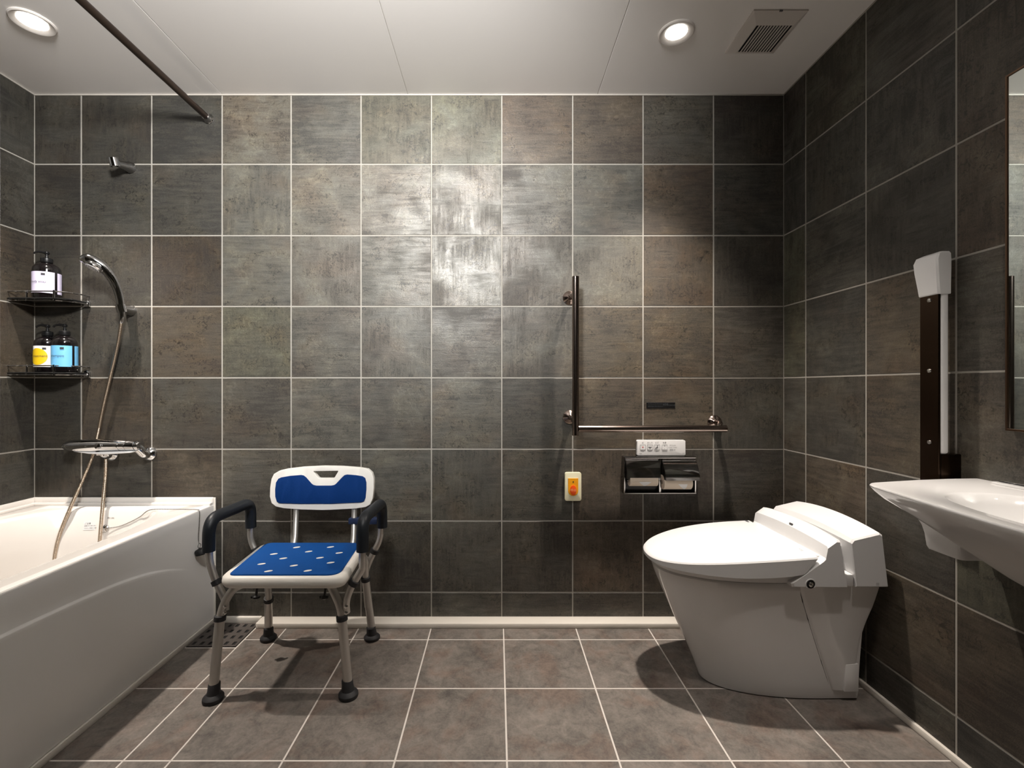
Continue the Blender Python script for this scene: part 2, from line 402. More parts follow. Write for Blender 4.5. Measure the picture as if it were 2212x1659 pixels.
rings = [rect_ring(TX0+.001, TX1-.001, TY0, TY1-.001, .40, cx, cy), rect_ring(TX0+.001, TX1-.001, TY0, TY1-.001, .497, cx, cy),
         rect_ring(TX0+.004, TX1-.003, TY0+.004, TY1-.003, .5, cx, cy),
         sup_ring(hx+.012, hy+.012, 3.6, .5, cx, cy), sup_ring(hx, hy, 3.6, .497, cx, cy), sup_ring(hx-.008, hy-.008, 3.6, .488, cx, cy),
         sup_ring(hx-.03, hy-.035, 3.6, .36, cx, cy), sup_ring(hx-.045, hy-.06, 3.6, .2, cx, cy), sup_ring(hx-.06, hy-.085, 3.4, .1, cx, cy),
         sup_ring(hx-.09, hy-.12, 3.2, .065, cx, cy), sup_ring(hx-.16, hy-.2, 2.8, .055, cx, cy), sup_ring(.02, .05, 2, .052, cx, cy)]
bm = B(); loft(bm, rings, True, False, True)
basin = obj('basin', bm, ACRYL, tub, angle=50)
bm = B()   # raised lips against the walls, stepped
box(bm, TX0+.001, TX1-.001, D-.012, D-.001, .499, .530, bev=.004)
box(bm, TX0+.012, TX1-.002, D-.03, D-.011, .499, .511, bev=.004)
obj('back_lip', bm, ACRYL, tub)
bm = B(); box(bm, TX0+.001, TX0+.013, TY0, D-.012, .499, .530, bev=.004); box(bm, TX0+.012, TX0+.03, TY0, D-.028, .499, .511, bev=.004)
obj('side_lip', bm, ACRYL, tub)
# front panel: the lower field stands proud of the upper one along a long arc
def zc(y):
    pts = [(.4, .36), (.8, .388), (1.13, .395), (1.29, .388), (1.45, .379), (1.58, .362), (1.683, .338), (1.80, .296), (1.985, .20)]
    for (a, b), (c, d) in zip(pts, pts[1:]):
        if y <= c: t = (y-a)/(c-a); return b+(d-b)*t
    return pts[-1][1]
ys = [TY0+(D-.002-TY0)*i/110 for i in range(111)]
zs_ = [sum(zc(min(max(y+dy*.03, .4), 1.985)) for dy in (-2, -1, 0, 1, 2))/5 for y in ys]
cols = []
for y, z in zip(ys, zs_):
    f = max(0., min(1., (1.86-y)/.35)); f = f*f*(3-2*f); e = .007*f
    x = TX1
    bul = 0.0
    cols.append([(x, y, .021), (x+e*.2, y, .05), (x+e*.8, y, z*.6), (x+e, y, z-.012), (x+e*.98, y, z-.003), (x+e*.8, y, z), (x+e*.12, y, z+.0035), (x, y, z+.006), (x, y, z+.03), (x, y, .46), (x, y, .494), (x-.002, y, .499), (x-.008, y, .5005), (x-.03, y, .5005), (x-.03, y, .021)])
bm = B(); loft(bm, cols, True, True, True)
obj('front_panel', bm, PANELM, tub, angle=60)
bm = B(); box(bm, TX1-.01, TX1+.006, D-.008, D-.001, .02, .528, bev=.002); obj('edge_strip', bm, TRIM, tub)
# moulded backs in the far end of the basin
for px in (184, 290):
    c = P(px, 1135, 1.89); bm = B()
    prism(bm, [(c.x+(x)*.075, c.z-.13+z*.20) for x, z in rrect(-.75, .75, 0, 1, .35, 8)], 1.880, 1.912, 'y', bev=.012, seg=4)
    #obj('moulding', bm, ACRYL, tub)
    bm.free()
# printed notices on the far end of the basin
from mathutils.bvhtree import BVHTree
tmp = bmesh.new(); tmp.from_mesh(basin.data); bmesh.ops.translate(tmp, verts=tmp.verts, vec=ORG['basin']); BV = BVHTree.FromBMesh(tmp); tmp.free()
def basin_hit(px, py):
    o = Vector((0, 0, H)); d = (P(px, py, 1)-o).normalized(); h = BV.ray_cast(o, d); n = h[1]
    return h[0]+(n if n.dot(d) < 0 else -n)*.0008, (n if n.dot(d) < 0 else -n)
def on_basin(bm, px, py):
    p, n = basin_hit(px, py)
    up = (Vector((0, 0, 1))-n*n.z).normalized(); xx = up.cross(n)
    bmesh.ops.transform(bm, matrix=Matrix(((xx.x, -n.x, up.x, p.x), (xx.y, -n.y, up.y, p.y), (xx.z, -n.z, up.z, p.z), (0, 0, 0, 1))), verts=bm.verts); return p, n
bm = B(); box(bm, -.023, .023, -.0003, .0003, -.016, .016); on_basin(bm, 194, 1136); st = obj('notice_sticker', bm, WHITEP, tub, smooth=False)
bm = B()
for i, t_ in enumerate(('ご注意', '浴槽の中で滑らないで', 'ください 熱湯に注意')): text_wall(bm, t_, .0050 if i else .008, -.020, -.0008, .009-i*.009, 'LEFT')
on_basin(bm, 194, 1136); obj('lettering', bm, INK, st, smooth=False)
bm = B(); text_wall(bm, '満水 200L', .0070, 0, -.0006, 0)
on_basin(bm, 240, 1119); obj('lettering', bm, INK, tub, smooth=False)
# ------------------------------------------------------------------ plug on its bead chain
plug = thing('bath_plug', 'black rubber bath plug hanging from a bead chain over the tub rim', 'plug', (-1.19, 1.868, .36))
A0, An = basin_hit(229, 1141)
pts = smooth_path([A0+An*.012]+[sum(basin_hit(*q), Vector())-basin_hit(*q)[1]*.997 for q in ((255, 1138), (280, 1129), (305, 1116))]+[Vector((-1.395, 1.88, .504)), Vector((-1.32, 1.892, .5035)), Vector((-1.25, 1.89, .5035)), Vector((-1.21, 1.884, .504)), Vector((-1.198, 1.881, .498)), Vector((-1.196, 1.877, .46)), Vector((-1.196, 1.871, .40)), Vector((-1.192, 1.868, .374))], 6)
L = [0]
for a, b in zip(pts, pts[1:]): L.append(L[-1]+(b-a).length)
bm = B(); nb = int(L[-1]/.0058)
for i in range(nb):
    s = i*.0058; k = max(j for j in range(len(L)) if L[j] <= s); k = min(k, len(pts)-2)
    p = pts[k].lerp(pts[k+1], (s-L[k])/max(L[k+1]-L[k], 1e-6)); t = bmesh.new(); bmesh.ops.create_icosphere(t, subdivisions=1, radius=.0024)
    merge(bm, t, Matrix.Translation(p))
tube(bm, pts, .0008, 6)
ch = obj('chain', bm, DCHROME, plug); ch['label'] = 'thin metal bead chain'
bm = B(); c0 = Vector((-1.190, 1.868, .364))
tube(bm, [c0+Vector((0, .009*math.cos(a*PI/8), .009*math.sin(a*PI/8))) for a in range(17)], .0012, 8, False); obj('ring', bm, CHROME, plug)
bm = B(); lathe(bm, [(.004, .0), (.010, .002), (.020, .006), (.023, .012), (.022, .024), (.019, .027), (.004, .028)], (-1.184, 1.866, .356), (.22, -.05, -1)); obj('stopper', bm, BLACKM, plug)
bm = B(); lathe(bm, [(.014, 0), (.014, .004), (.009, .009), (.003, .011)], A0, An); obj('anchor', bm, CHROME, plug)

# ------------------------------------------------------------------ bath mixer
mx = thing('bath_mixer', 'chrome wall-mounted bath mixer above the end of the tub', 'faucet', P(225, 965, D))
yb = 1.928; zb = P(0, 963, yb).z
X = lambda px: P(px, 0, yb).x
bm = B(); tube(bm, [(X(137), yb, zb), (X(140), yb, zb), (X(147), yb, zb), (X(160), yb, zb), (X(180), yb, zb), (X(205), yb, zb+.001), (X(225), yb, zb+.002), (X(262), yb, zb+.001), (X(262), yb, zb+.001), (X(300), yb, zb-.001), (X(303), yb, zb-.001)],
     [.004, .014, .022, .027, .029, .030, .028, .024, .0235, .0205, .018], 24, oval=(.9, 1.1)); obj('body', bm, CHROME, mx, angle=60)
for px in (262, 276, 296): obj('collar', tube(B(), [(X(px)-.0016, yb, zb), (X(px)+.0016, yb, zb)], .0248 if px == 262 else .0235, 24, oval=(.9, 1.1)), CHROME, mx)
bm = B(); lathe(bm, [(.010, 0), (.012, .003), (.012, .010), (.007, .013)], (X(226), yb-.026, zb+.002), (0, -1, .2)); obj('button', bm, DCHROME, mx)
bm = B(); prism(bm, [(X(165), zb-.021), (X(225), zb-.023), (X(300), zb-.019), (X(290), zb-.027), (X(235), zb-.034), (X(200), zb-.031)], yb-.02, yb+.02, 'y', bev=.005, seg=3); o = obj('lower_shell', bm, PLAST, mx); o['label'] = 'pale underside shell'
for x in (-1.478, -1.64):
    bm = B(); c = P(318, 980, D)
    lathe(bm, [(.030, 0), (.031, .005), (.028, .012), (.020, .018), (.018, .02)], (x, D-.001, c.z), (0, -1, 0)); obj('escutcheon', bm, CHROME, mx)
    bm = B(); tube(bm, smooth_path([(x, D-.015, c.z), (x, D-.035, c.z+.002), (x-.004, yb+.014, (c.z+zb)/2), (x-.014, yb, zb)], 6), [.017, .017, .018, .019], 20); obj('elbow', bm, CHROME, mx)
bm = B(); c = P(218, 987, yb); lathe(bm, [(.017, 0), (.017, .010), (.014, .016), (.011, .016)], (c.x-.003, yb, zb-.022), (0, 0, -1)); obj('spout', bm, DCHROME, mx)
bm = B(); lathe(bm, [(.011, 0), (.0125, .004), (.0125, .018), (.010, .022)], (X(229), yb+.005, zb-.022), (0, 0, -1)); obj('hose_nut', bm, CHROME, mx)
# ------------------------------------------------------------------ hand shower, holders, hose
hp = smooth_path([P(263, 684, 1.925), P(261, 660, 1.918), P(254, 628, 1.905), P(240, 600, 1.885), P(222, 578, 1.868), P(204, 567, 1.855), P(190, 562, 1.847), P(180, 563, 1.842), P(176, 566, 1.841)], 6)
hs = thing('hand_shower', 'chrome hand shower curved over the tub, resting in its wall holder', 'shower head', P(262, 684, 1.925))
bm = B(); tube(bm, hp, [.0095, .0115, .0125, .0145, .017, .020, .021, .015, .004], 20, oval=(1, 1.25)); obj('handle', bm, CHROME, hs, angle=60)
bm = B(); c = P(204, 574, 1.85); ax = Vector((-.30, -.42, -.86)); lathe(bm, [(.010, -.010), (.026, -.006), (.031, .002), (.031, .008), (.027, .013)], c, ax, 28); hd = obj('shower_head', bm, CHROME, hs)
bm = B(); c2 = c+ax.normalized()*.0125; lathe(bm, [(.0255, 0), (.024, .002), (.001, .0032)], c2, ax, 28)
sp = obj('spray_plate', bm, PLAST, hs)
q = Vector((0, 0, 1)).rotation_difference(ax.normalized()); bm = B()
for rr, nn in ((.006, 6), (.013, 12), (.020, 18)):
    for k in range(nn):
        t = bmesh.new(); bmesh.ops.create_icosphere(t, subdivisions=1, radius=.0012); merge(bm, t, Matrix.Translation(c2+q @ Vector((rr*math.cos(2*PI*k/nn), rr*math.sin(2*PI*k/nn), .003))))
o = obj('nozzles', bm, DRUBBER, sp); o['kind'] = 'stuff'
def holder(label, c, a, tilt):
    t = thing('shower_holder', label, 'bracket', c)
    ax0 = a-c; L0 = ax0.length
    bm = B(); lathe(bm, [(.023, 0), (.023, .012), (.020, .020), (.018, .028), (.014, L0-.012)], c+Vector((0, -.001, 0)), ax0); obj('wall_mount', bm, DCHROME, t)
    bm = B(); ax = Vector((-.12, -.2, 1)).normalized(); q = Vector((0, 0, 1)).rotation_difference(ax)
    r0, r1 = .0175, .0135
    ring = [math.radians(130+280*k/20+tilt) for k in range(21)]
    A, Bq, C2, D2 = [[a+q @ Vector((rr*math.cos(an), rr*math.sin(an), h)) for an in ring] for h in (-.016, .016) for rr in (r0, r1)]
    loft(bm, [list(z) for z in zip(A, Bq, D2, C2)]); obj('clip', bm, CHROME, t); return t
holder('chrome clip holding the hand shower beside the corner shelves', P(284, 671, D), P(262, 666, 1.922), -40)
holder('empty chrome shower clip high on the wall under the curtain rod', P(284, 363, D), P(247, 351, 1.915), 40)
hose = thing('shower_hose', 'ribbed metal hose looping from hand shower into tub and up to mixer', 'hose', P(262, 684, 1.925))
hpts = smooth_path([P(263, 684, 1.926), P(261, 705, 1.93), P(252, 755, 1.945), P(238, 815, 1.955), P(223, 880, 1.96), P(211, 940, 1.962), P(200, 985, 1.945), P(182, 1030, 1.93), P(155, 1090, 1.90), P(132, 1145, 1.875), P(121, 1185, 1.86), P(116, 1225, 1.85), P(118, 1290, 1.84), P(140, 1340, 1.83), P(175, 1345, 1.83), P(205, 1290, 1.84), P(211, 1220, 1.86), P(216, 1160, 1.872), P(222, 1090, 1.90), P(228, 1030, 1.925), P(229, 990, 1.933)], 26)
LL = [0]
for a, b in zip(hpts, hpts[1:]): LL.append(LL[-1]+(b-a).length)
step = .0016; M = int(LL[-1]/step); fp = []; k = 0
for i in range(M):
    s = i*step
    while k < len(hpts)-2 and LL[k+1] < s: k += 1
    fp.append(hpts[k].lerp(hpts[k+1], (s-LL[k])/max(LL[k+1]-LL[k], 1e-6)))
bm = B(); tube(bm, fp, [(.0070 if i % 3 else .0056) for i in range(len(fp))], 10); obj('hose_tube', bm, HOSE, hose, angle=80)
bm = B(); lathe(bm, [(.0085, 0), (.0105, .002), (.0095, .026), (.007, .030)], hpts[0]+Vector((0, 0, .002)), hpts[12]-hpts[0]); obj('hose_cone', bm, CHROME, hose)

# ------------------------------------------------------------------ corner shelves with rails
def corner_shelf(pyz, label):
    z = pyz; t = thing('corner_shelf', label, 'shelf', (XL+.1, D-.05, z), 'corner shelves over the tub')
    pl = [(XL+.002, D-.002), (XL+.002, 1.878), (XL+.012, 1.874), (-1.79, 1.874), (-1.758, 1.884), (-1.738, 1.91), (-1.736, D-.002)]
    bm = B(); prism(bm, pl, z-.006, z, 'z', bev=.0015, seg=1); obj('shelf_plate', bm, SMOKE, t)
    rail = [(XL+.001, 1.882, z+.026), (-1.785, 1.880, z+.026), (-1.738, 1.92, z+.026), (-1.736, D-.003, z+.026)]
    bm = B(); tube(bm, round_path(rail, .03), .0028, 8); obj('rail', bm, DCHROME, t)
    bm = B(); tube(bm, round_path([(x, y+.0, z-.010) for x, y, _ in rail], .03), .0028, 8); obj('under_rail', bm, DCHROME, t)
    for x, y in ((-1.783, 1.8805), (-1.8945, 1.882)):
        bm = B(); tube(bm, [(x, y, z-.013), (x, y, z+.030)], .0032, 10); obj('post', bm, CHROME, t)
    bm = B(); lathe(bm, [(.011, 0), (.011, .010), (.007, .013)], (-1.742, D-.001, z+.0), (0, -1, 0)); box(bm, -1.754, -1.730, D-.012, D-.002, z-.022, z+.006, bev=.003); obj('wall_fixing', bm, DCHROME, t)
    return t
ZS1, ZS2 = 1.358, 1.058
corner_shelf(ZS1, 'upper dark corner shelf with a rail, holding one pump bottle')
corner_shelf(ZS2, 'lower dark corner shelf with a rail, holding two pump bottles')
def bottle(x, y, z, r, label, lab, word, circle, face):
    t = thing('pump_bottle', label, 'bottle', (x, y, z), 'pump bottles on the corner shelves')
    bm = B(); lathe(bm, [(r*.86, 0), (r*.97, .003), (r, .010), (r, .118), (r*.97, .128), (r*.82, .139), (r*.55, .147), (r*.36, .151), (r*.34, .160)], (x, y, z), n=40); obj('bottle_body', bm, BOTTLE, t)
    bm = B(); lathe(bm, [(r*.42, 0), (r*.44, .003), (r*.44, .016), (r*.36, .019), (.0055, .020), (.0055, .028), (.004, .029), (.004, .040)], (x, y, z+.152), n=24)
    a = math.radians(face)
    dx, dy = math.cos(a), math.sin(a); c = Vector((x, y, z+.193))
    pm = obj('pump', bm, BLACKP, t)
    bm = B(); lathe(bm, [(.007, -.006), (.009, -.003), (.009, .003), (.005, .006)], c, n=16); tube(bm, smooth_path([c, c+Vector((dx*.022, dy*.022, .003)), c+Vector((dx*.036, dy*.036, -.001)), c+Vector((dx*.041, dy*.041, -.007))], 5), [.006, .0045, .0035, .003], 10); obj('nozzle', bm, BLACKP, pm)
    # label wrapped round the body; angle 0 looks at the room's middle
    def bend(u, v, off=.0006):
        an = math.radians(-74)+u/r; return (x+(r+off)*math.cos(an), y+(r+off)*math.sin(an), z+v)
    def patch(u0, u1, v0, v1, m, nm, off):
        bm = B(); n = 20; loft(bm, [[bend(u0+(u1-u0)*i/n, v, off) for i in range(n+1)] for v in (v0, v1)], False, False, False); return obj(nm, bm, m, t, recalc=False)
    w = r*1.12
    lb = patch(-r*1.2, r*1.02, .022, .108, lab, 'label', .0006); patch(r*1.24, r*1.95, .022, .108, lab, 'side_label', .0006)
    if circle:
        bm = B(); Rd = .034; cu_ = -r*.30; us = [max(-r*1.19, cu_-Rd*math.cos(PI*i/36)) for i in range(37)]
        rows = []
        for i, u in enumerate(us):
            h_ = math.sqrt(max(0, Rd*Rd-(u-cu_)**2))+1e-5; rows.append([bend(u, .064+h_*(-1+2*j/4), .0016) for j in range(5)])
        loft(bm, rows, False, False, False)
        obj('dot', bm, YELLOW, t)
    for s, size, u, v in ((word, .0125, -r*.12, .066),):
        tm = text_mesh(s, size)
        bmesh.ops.triangulate(tm, faces=tm.faces)
        for vt in tm.verts: vt.co = Vector(bend(u+vt.co.x, v+vt.co.y, .0024))
        obj('lettering', tm, INK, t, smooth=False)
    bm = B(); loft(bm, [[bend(.005+.012*i/6, v, .0022) for i in range(7)] for v in (.093, .101)], False, False, False); obj('emblem', bm, INK, t)
    return t
bottle(-1.861, 1.932, ZS1+.0005, .0455, 'dark pump bottle with a lilac label, alone on the upper corner shelf', LILAC, 'body soap', False, 205)
bottle(-1.872, 1.946, ZS2+.0005, .042, 'dark pump bottle with white label and yellow circle, lower corner shelf', WHITEP, 'treatment', True, 190)
bottle(-1.785, 1.930, ZS2+.0005, .042, 'dark pump bottle with a sky blue label, right one on the lower shelf', SKYB, 'shampoo', False, 190)

# ------------------------------------------------------------------ curtain rod
rod = thing('curtain_rod', 'dark metal shower curtain rod running from back wall towards the front', 'rod', (-1.2275, D, 2.139))
bm = B(); tube(bm, [(-1.2275, D-.012, 2.139), (-1.2275, YF+.01, 2.139)], .0125, 20); obj('tube', bm, mat('rod_steel', hexc(96, 84, 78), .28, metal=1, noise=.04), rod)
for y, s in ((D, -1), (YF, 1)):
    bm = B(); lathe(bm, [(.021, .001), (.0215, .006), (.018, .012), (.0165, .028), (.014, .030)], (-1.2275, y, 2.139), (0, s, 0)); obj('end_socket', bm, DCHROME, rod)

# ------------------------------------------------------------------ grab bar, L shape
gb = thing('grab_bar', 'L-shaped bronze steel grab bar on the back wall near toilet paper', 'grab bar', (.32, D, 1.0))
yb = 1.905; r = .0143
bm = B(); tube(bm, [(.3196, yb, .800), (.3196, yb, .8015), (.3196, yb, 1.4475), (.3196, yb, 1.449)], [r*.9, r, r, r*.9], 28); obj('upright_bar', bm, BRONZE, gb)
bm = B(); tube(bm, [(.331, yb, .828), (.9325, yb, .828), (.934, yb, .828)], [r, r, r*.9], 28); obj('level_bar', bm, BRONZE, gb)
for x, z, bx, bz in ((.309, 1.377, .3196, 1.36), (.309, .870, .3196, .862), (.925, .848, .900, .829)):
    bm = B(); lathe(bm, [(.030, .001), (.030, .005), (.026, .010), (.017, .015), (.011, .020)], (x, D, z), (0, -1, 0), 32); fx = obj('wall_flange', bm, BRONZE, gb)
    bm = B(); tube(bm, smooth_path([(x, D-.02, z), (x, D-.055, z), (bx, yb+.008, bz)], 6), .0095, 16); obj('bracket', bm, BRONZE, fx)

# ------------------------------------------------------------------ remote control, paper holder, call button, sign
c = P(1428.5, 967.5, 1.975); hw, hh = 52.5*1.97/F, 16.5*1.97/F
rc = thing('toilet_remote', 'white wall remote control with small buttons above the paper holder', 'remote control', (c.x, D, c.z))
bm = B(); prism(bm, rrect(c.x-hw, c.x+hw, c.z-hh, c.z+hh, .006), D-.0005, D-.018, 'y', bev=.0015, seg=2); obj('casing', bm, PLAST, rc)
yf = D-.0186
def px2(px, py): q = P(px, py, yf); return q.x, q.z
bt = [(1388.5, '止', 'STOP'), (1404, 'おしり', 'SPRAY'), (1419, 'ビデ', 'BIDET'), (1435.5, '水勢', 'PRESSURE')]
for i, (px, a, b2) in enumerate(bt):
    x, z = px2(px, 966); w2 = .0115
    bm = B(); prism(bm, rrect(x-w2, x+w2, z-w2*.95, z+w2*.95, .003), yf+.001, yf-.0008, 'y', bev=.0005, seg=1); bb = obj('button', bm, WHITEP, rc)
    bm = B()
    for q in ((x-w2, x+w2, z+w2*.95-.0006, z+w2*.95), (x-w2, x+w2, z-w2*.95, z-w2*.95+.0006), (x-w2, x-w2+.0006, z-w2*.9, z+w2*.9), (x+w2-.0006, x+w2, z-w2*.9, z+w2*.9)):
        box(bm, q[0], q[1], yf-.0012, yf-.0009, q[2], q[3])
    if i == 1:
        tube(bm, [(x-.007+.014*k/8, yf-.0012, z+.002-.005*math.sin(PI*k/8)) for k in range(9)], .0007, 5); tube(bm, [(x, yf-.0012, z-.008), (x, yf-.0012, z-.004)], .0005, 5); tube(bm, [(x-.003, yf-.0012, z+.003), (x, yf-.0012, z-.001), (x+.003, yf-.0012, z+.003)], .0005, 5)
    if i == 2:
        t = bmesh.new(); bmesh.ops.create_uvsphere(t, u_segments=8, v_segments=6, radius=.002); merge(bm, t, Matrix.Translation((x+.003, yf-.001, z+.006)) @ Matrix.Diagonal((1, .3, 1, 1)))
        tube(bm, [(x+.002, yf-.0012, z+.003), (x-.001, yf-.0012, z-.002), (x-.005, yf-.0012, z-.003), (x-.006, yf-.0012, z-.007)], .0013, 6); tube(bm, [(x+.001, yf-.0012, z+.001), (x+.005, yf-.0012, z-.003)], .0010, 6)
    if i == 3: text_wall(bm, '+', .010, x, yf-.0012, z+.005); text_wall(bm, '-', .010, x, yf-.0012, z-.005)
    obj('icon', bm, INK, bb, smooth=False)
    if i == 0:
        bm = B(); lathe(bm, [(.0026, 0), (.0026, .0005)], (x, yf-.0008, z), (0, -1, 0), 12); obj('stop_mark', bm, REDINK, bb)
bm = B()
for px, a, b2 in bt:
    x, z = px2(px, 956.5); text_wall(bm, a, .0078, x, yf-.0003, z); x, z = px2(px, 975.5); text_wall(bm, b2, .0044, x, yf-.0003, z)
x, z = px2(1384, 980.5); text_wall(bm, '電源', .0048, x, yf-.0003, z); x, z = px2(1476, 979.5); text_wall(bm, '入/切', .0048, x, yf-.0003, z)
for i, s in enumerate(('流す FLUSH', '大 FULL  小 ECO', '節電 8H')):
    x, z = px2(1453, 962+i*5); text_wall(bm, s, .0050 if i < 2 else .0070, x, yf-.0003, z)
obj('lettering', bm, INK, rc, smooth=False)

ph = thing('paper_holder', 'double chrome toilet paper holder under the white remote control', 'paper holder', (P(1425, 0, D).x, D, P(0, 1026, D).z))
x0, x1, z1, z0 = P(1347, 0, 1.965).x, P(1504, 0, 1.965).x, P(0, 986, 1.965).z, P(0, 1067, 1.965).z
xm = P(1426, 0, 1.965).x
bm = B()
yF_, yB_ = D-.031, D-.0005
box(bm, x0, x1, yF_, yB_, z1-.008, z1, bev=.002); box(bm, x0, x1, yF_, yB_, z0, z0+.007, bev=.002)
box(bm, x0, x0+.007, yF_, yB_, z0+.004, z1-.004, bev=.002); box(bm, x1-.007, x1, yF_, yB_, z0+.004, z1-.004, bev=.002); box(bm, xm-.005, xm+.005, yF_+.001, yB_, z0+.004, z1-.004, bev=.002)
obj('frame', bm, DCHROME, ph)
bm = B(); box(bm, x0+.002, x1-.002, D-.003, D-.0005, z0+.002, z1-.002); o = obj('back_plate', bm, BLACKP, ph)
for (a, b, lift) in ((x0+.008, xm-.006, 0), (xm+.006, x1-.004, .016)):
    # curved flap: hinge at the top, bellies out over the roll
    prof = [(D-.028, z1-.012), (D-.034-lift*.5, z1-.022), (D-.044-lift, z1-.045), (D-.051-lift*1.3, z1-.070), (D-.0555-lift*1.3, z1-.092)]
    zf = z1-.092
    pp = smooth_path([(0, y, z) for y, z in prof], 5)
    bm = B(); loft(bm, [[(a+.002, q.y, q.z), (b-.002, q.y, q.z), (b-.002, q.y+.0014, q.z), (a+.002, q.y+.0014, q.z)] for q in pp]); fp_ = obj('flap', bm, CHROME, ph)
    for xx in (a, b-.003):
        sd = [(q.y, q.z) for q in pp]+[(D-.030, zf+.002)]
        obj('flap_side', prism(B(), sd, xx, xx+.003, 'x'), DCHROME, fp_)
    bm = B(); tube(bm, [(a+.001, D-.030, z1-.012), (b-.001, D-.030, z1-.012)], .0028, 10); obj('hinge_bar', bm, CHROME, fp_)
for k, (pxa, pxb, pyb, lab) in enumerate(((1361, 1422, 1051, 'left toilet paper roll with a folded tip'), (1434, 1495, 1058, 'right, slightly larger toilet paper roll with a folded tip'))):
    rr = .0245 if k == 0 else .030; yc = D-.0335-(.0 if k == 0 else .002); xa, xb = P(pxa, 0, yc-.02).x, P(pxb, 0, yc-.02).x; zc_ = P(0, pyb, yc-.012).z+rr
    t = thing('paper_roll', lab, 'toilet paper', ((xa+xb)/2, yc, zc_), 'toilet paper rolls in the double holder')
    bm = B(); lathe(bm, [(.010, 0), (rr-.001, 0), (rr, .001), (rr, xb-xa-.001), (rr-.001, xb-xa), (.010, xb-xa)], (xa, yc, zc_), (1, 0, 0), 40); obj('roll', bm, PAPER, t)
    xm_ = P(1393 if k == 0 else 1475, 0, 1.94).x; bm = B()
    ang0, ang1, w0 = math.radians(5), math.radians(62 if k == 0 else 66), .026
    rows = []
    for i in range(9):
        f = i/8; an = ang0+(ang1-ang0)*f; w3 = w0*(1-f)+.0004; sh = (.008*f if k else 0)
        rows.append([(xm_-w3*(.9 if k else 1)+sh, yc-(rr+.0009)*math.cos(an), zc_-(rr+.0009)*math.sin(an)), (xm_+w3*(.55 if k else 1)+sh, yc-(rr+.0009)*math.cos(an), zc_-(rr+.0009)*math.sin(an))])
    loft(bm, rows, False, False, False); obj('folded_tip', bm, WHITEP, t)
    bm = B(); tube(bm, [(xa-.006, yc, zc_), (xb+.004, yc, zc_)], .0085, 12); obj('core', bm, DCHROME, t)

c = P(1237, 1050, D); cb = thing('call_button', 'cream emergency call button plate with orange panel and red button', 'button', (c.x, D, c.z))
bm = B(); prism(bm, rrect(c.x-.035, c.x+.035, c.z-.0605, c.z+.0605, .009), D-.0005, D-.013, 'y', bev=.003, seg=3); obj('plate', bm, CREAM, cb)
bm = B(); pl = [(c.x-.0215, c.z+.037), (c.x-.0215, c.z-.017)]+[(c.x-.0215*math.cos(PI*k/12), c.z-.017-.0215*math.sin(PI*k/12)) for k in range(1, 12)]+[(c.x+.0215, c.z-.017), (c.x+.0215, c.z+.037)]
prism(bm, pl, D-.012, D-.0150, 'y', bev=.0008, seg=1); op = obj('orange_panel', bm, ORANGE, cb)
bm = B(); lathe(bm, [(1, 0), (1, .08), (.9, .1)], (0, 0, 0), (0, -1, 0), 36); bmesh.ops.transform(bm, matrix=Matrix.Translation((c.x, D-.0150, c.z-.014)) @ Matrix.Diagonal((.0135, .03, .021, 1)), verts=bm.verts); rb = obj('push_button', bm, RED, cb)
bm = B(); text_wall(bm, '呼出', .0125, c.x, D-.0183, c.z-.014); obj('lettering', bm, mat('pale_print', hexc(250, 190, 140), .6), rb, smooth=False)
bm = B(); lathe(bm, [(.0028, 0), (.0028, .001)], (c.x, D-.0150, c.z+.021), (0, -1, 0), 12); obj('indicator', bm, INK, op)

c = P(1427, 875.5, D); sg = thing('wall_sign', 'small black sign strip on the tile above the grab bar', 'sign', (c.x, D, c.z))
bm = B(); box(bm, c.x-.061, c.x+.061, D-.003, D-.0003, c.z-.0125, c.z+.0125, bev=.0006, seg=1); pn = obj('sign_plate', bm, BLACKP, sg)
bm = B(); text_wall(bm, 'トイレットペーパー以外は', .0072, c.x-.055, D-.0033, c.z+.0055, 'LEFT'); text_wall(bm, '流さないでください', .0072, c.x-.055, D-.0033, c.z-.005, 'LEFT'); text_wall(bm, 'Please flush paper only', .0058, c.x+.009, D-.0033, c.z+.001, 'LEFT')
obj('lettering', bm, mat('dim_print', hexc(80, 84, 88), .6), pn, smooth=False)

# ------------------------------------------------------------------ toilet
YT = 1.62
tl = thing('toilet', 'white one-piece toilet with closed lid in the right corner', 'toilet', (.9, YT, 0))
K = 64
def egg(xt, xr, hw, e=2.3, p=.45, n=K, xw=None, zt=None):
    """plan outline: round nose at xt, flat rear at xr; returns (x, dy) pairs, closed"""
    xw = xw or (xt+(xr-xt)*.80); half = []
    m = n//2
    for i in range(m+1):
        a = i/m*1.0; 
        th = a*PI/2
        u = math.cos(th)          # 1 at the nose, 0 at the widest
        x = xw-(xw-xt)*u; w2 = hw*(max(0, 1-u**e))**p; half.append((x, w2))
    half.append((xr, hw*.985))
    return [(x, -w2) for x, w2 in half]+[(x, w2) for x, w2 in reversed(half[1:])]
def body_ring(z, xt, xr, hw, zfun=None, **k):
    return [(x, YT+dy, z if zfun is None else zfun(x)) for x, dy in egg(xt, xr, hw, **k)]
# bowl
rings = []
for z, xt, hw in ((0, .712, .118), (.004, .700, .127), (.02, .694, .131), (.06, .680, .134), (.13, .650, .139), (.2, .617, .146), (.27, .586, .154), (.33, .560, .163), (.365, .546, .170), (.384, .541, .174), (.389, .545, .171)):
    rings.append(body_ring(z, xt, 1.15, hw, e=2.2, p=.46, xw=xt+.33))
bm = B(); loft(bm, rings); obj('bowl', bm, CERAM, tl, angle=50)
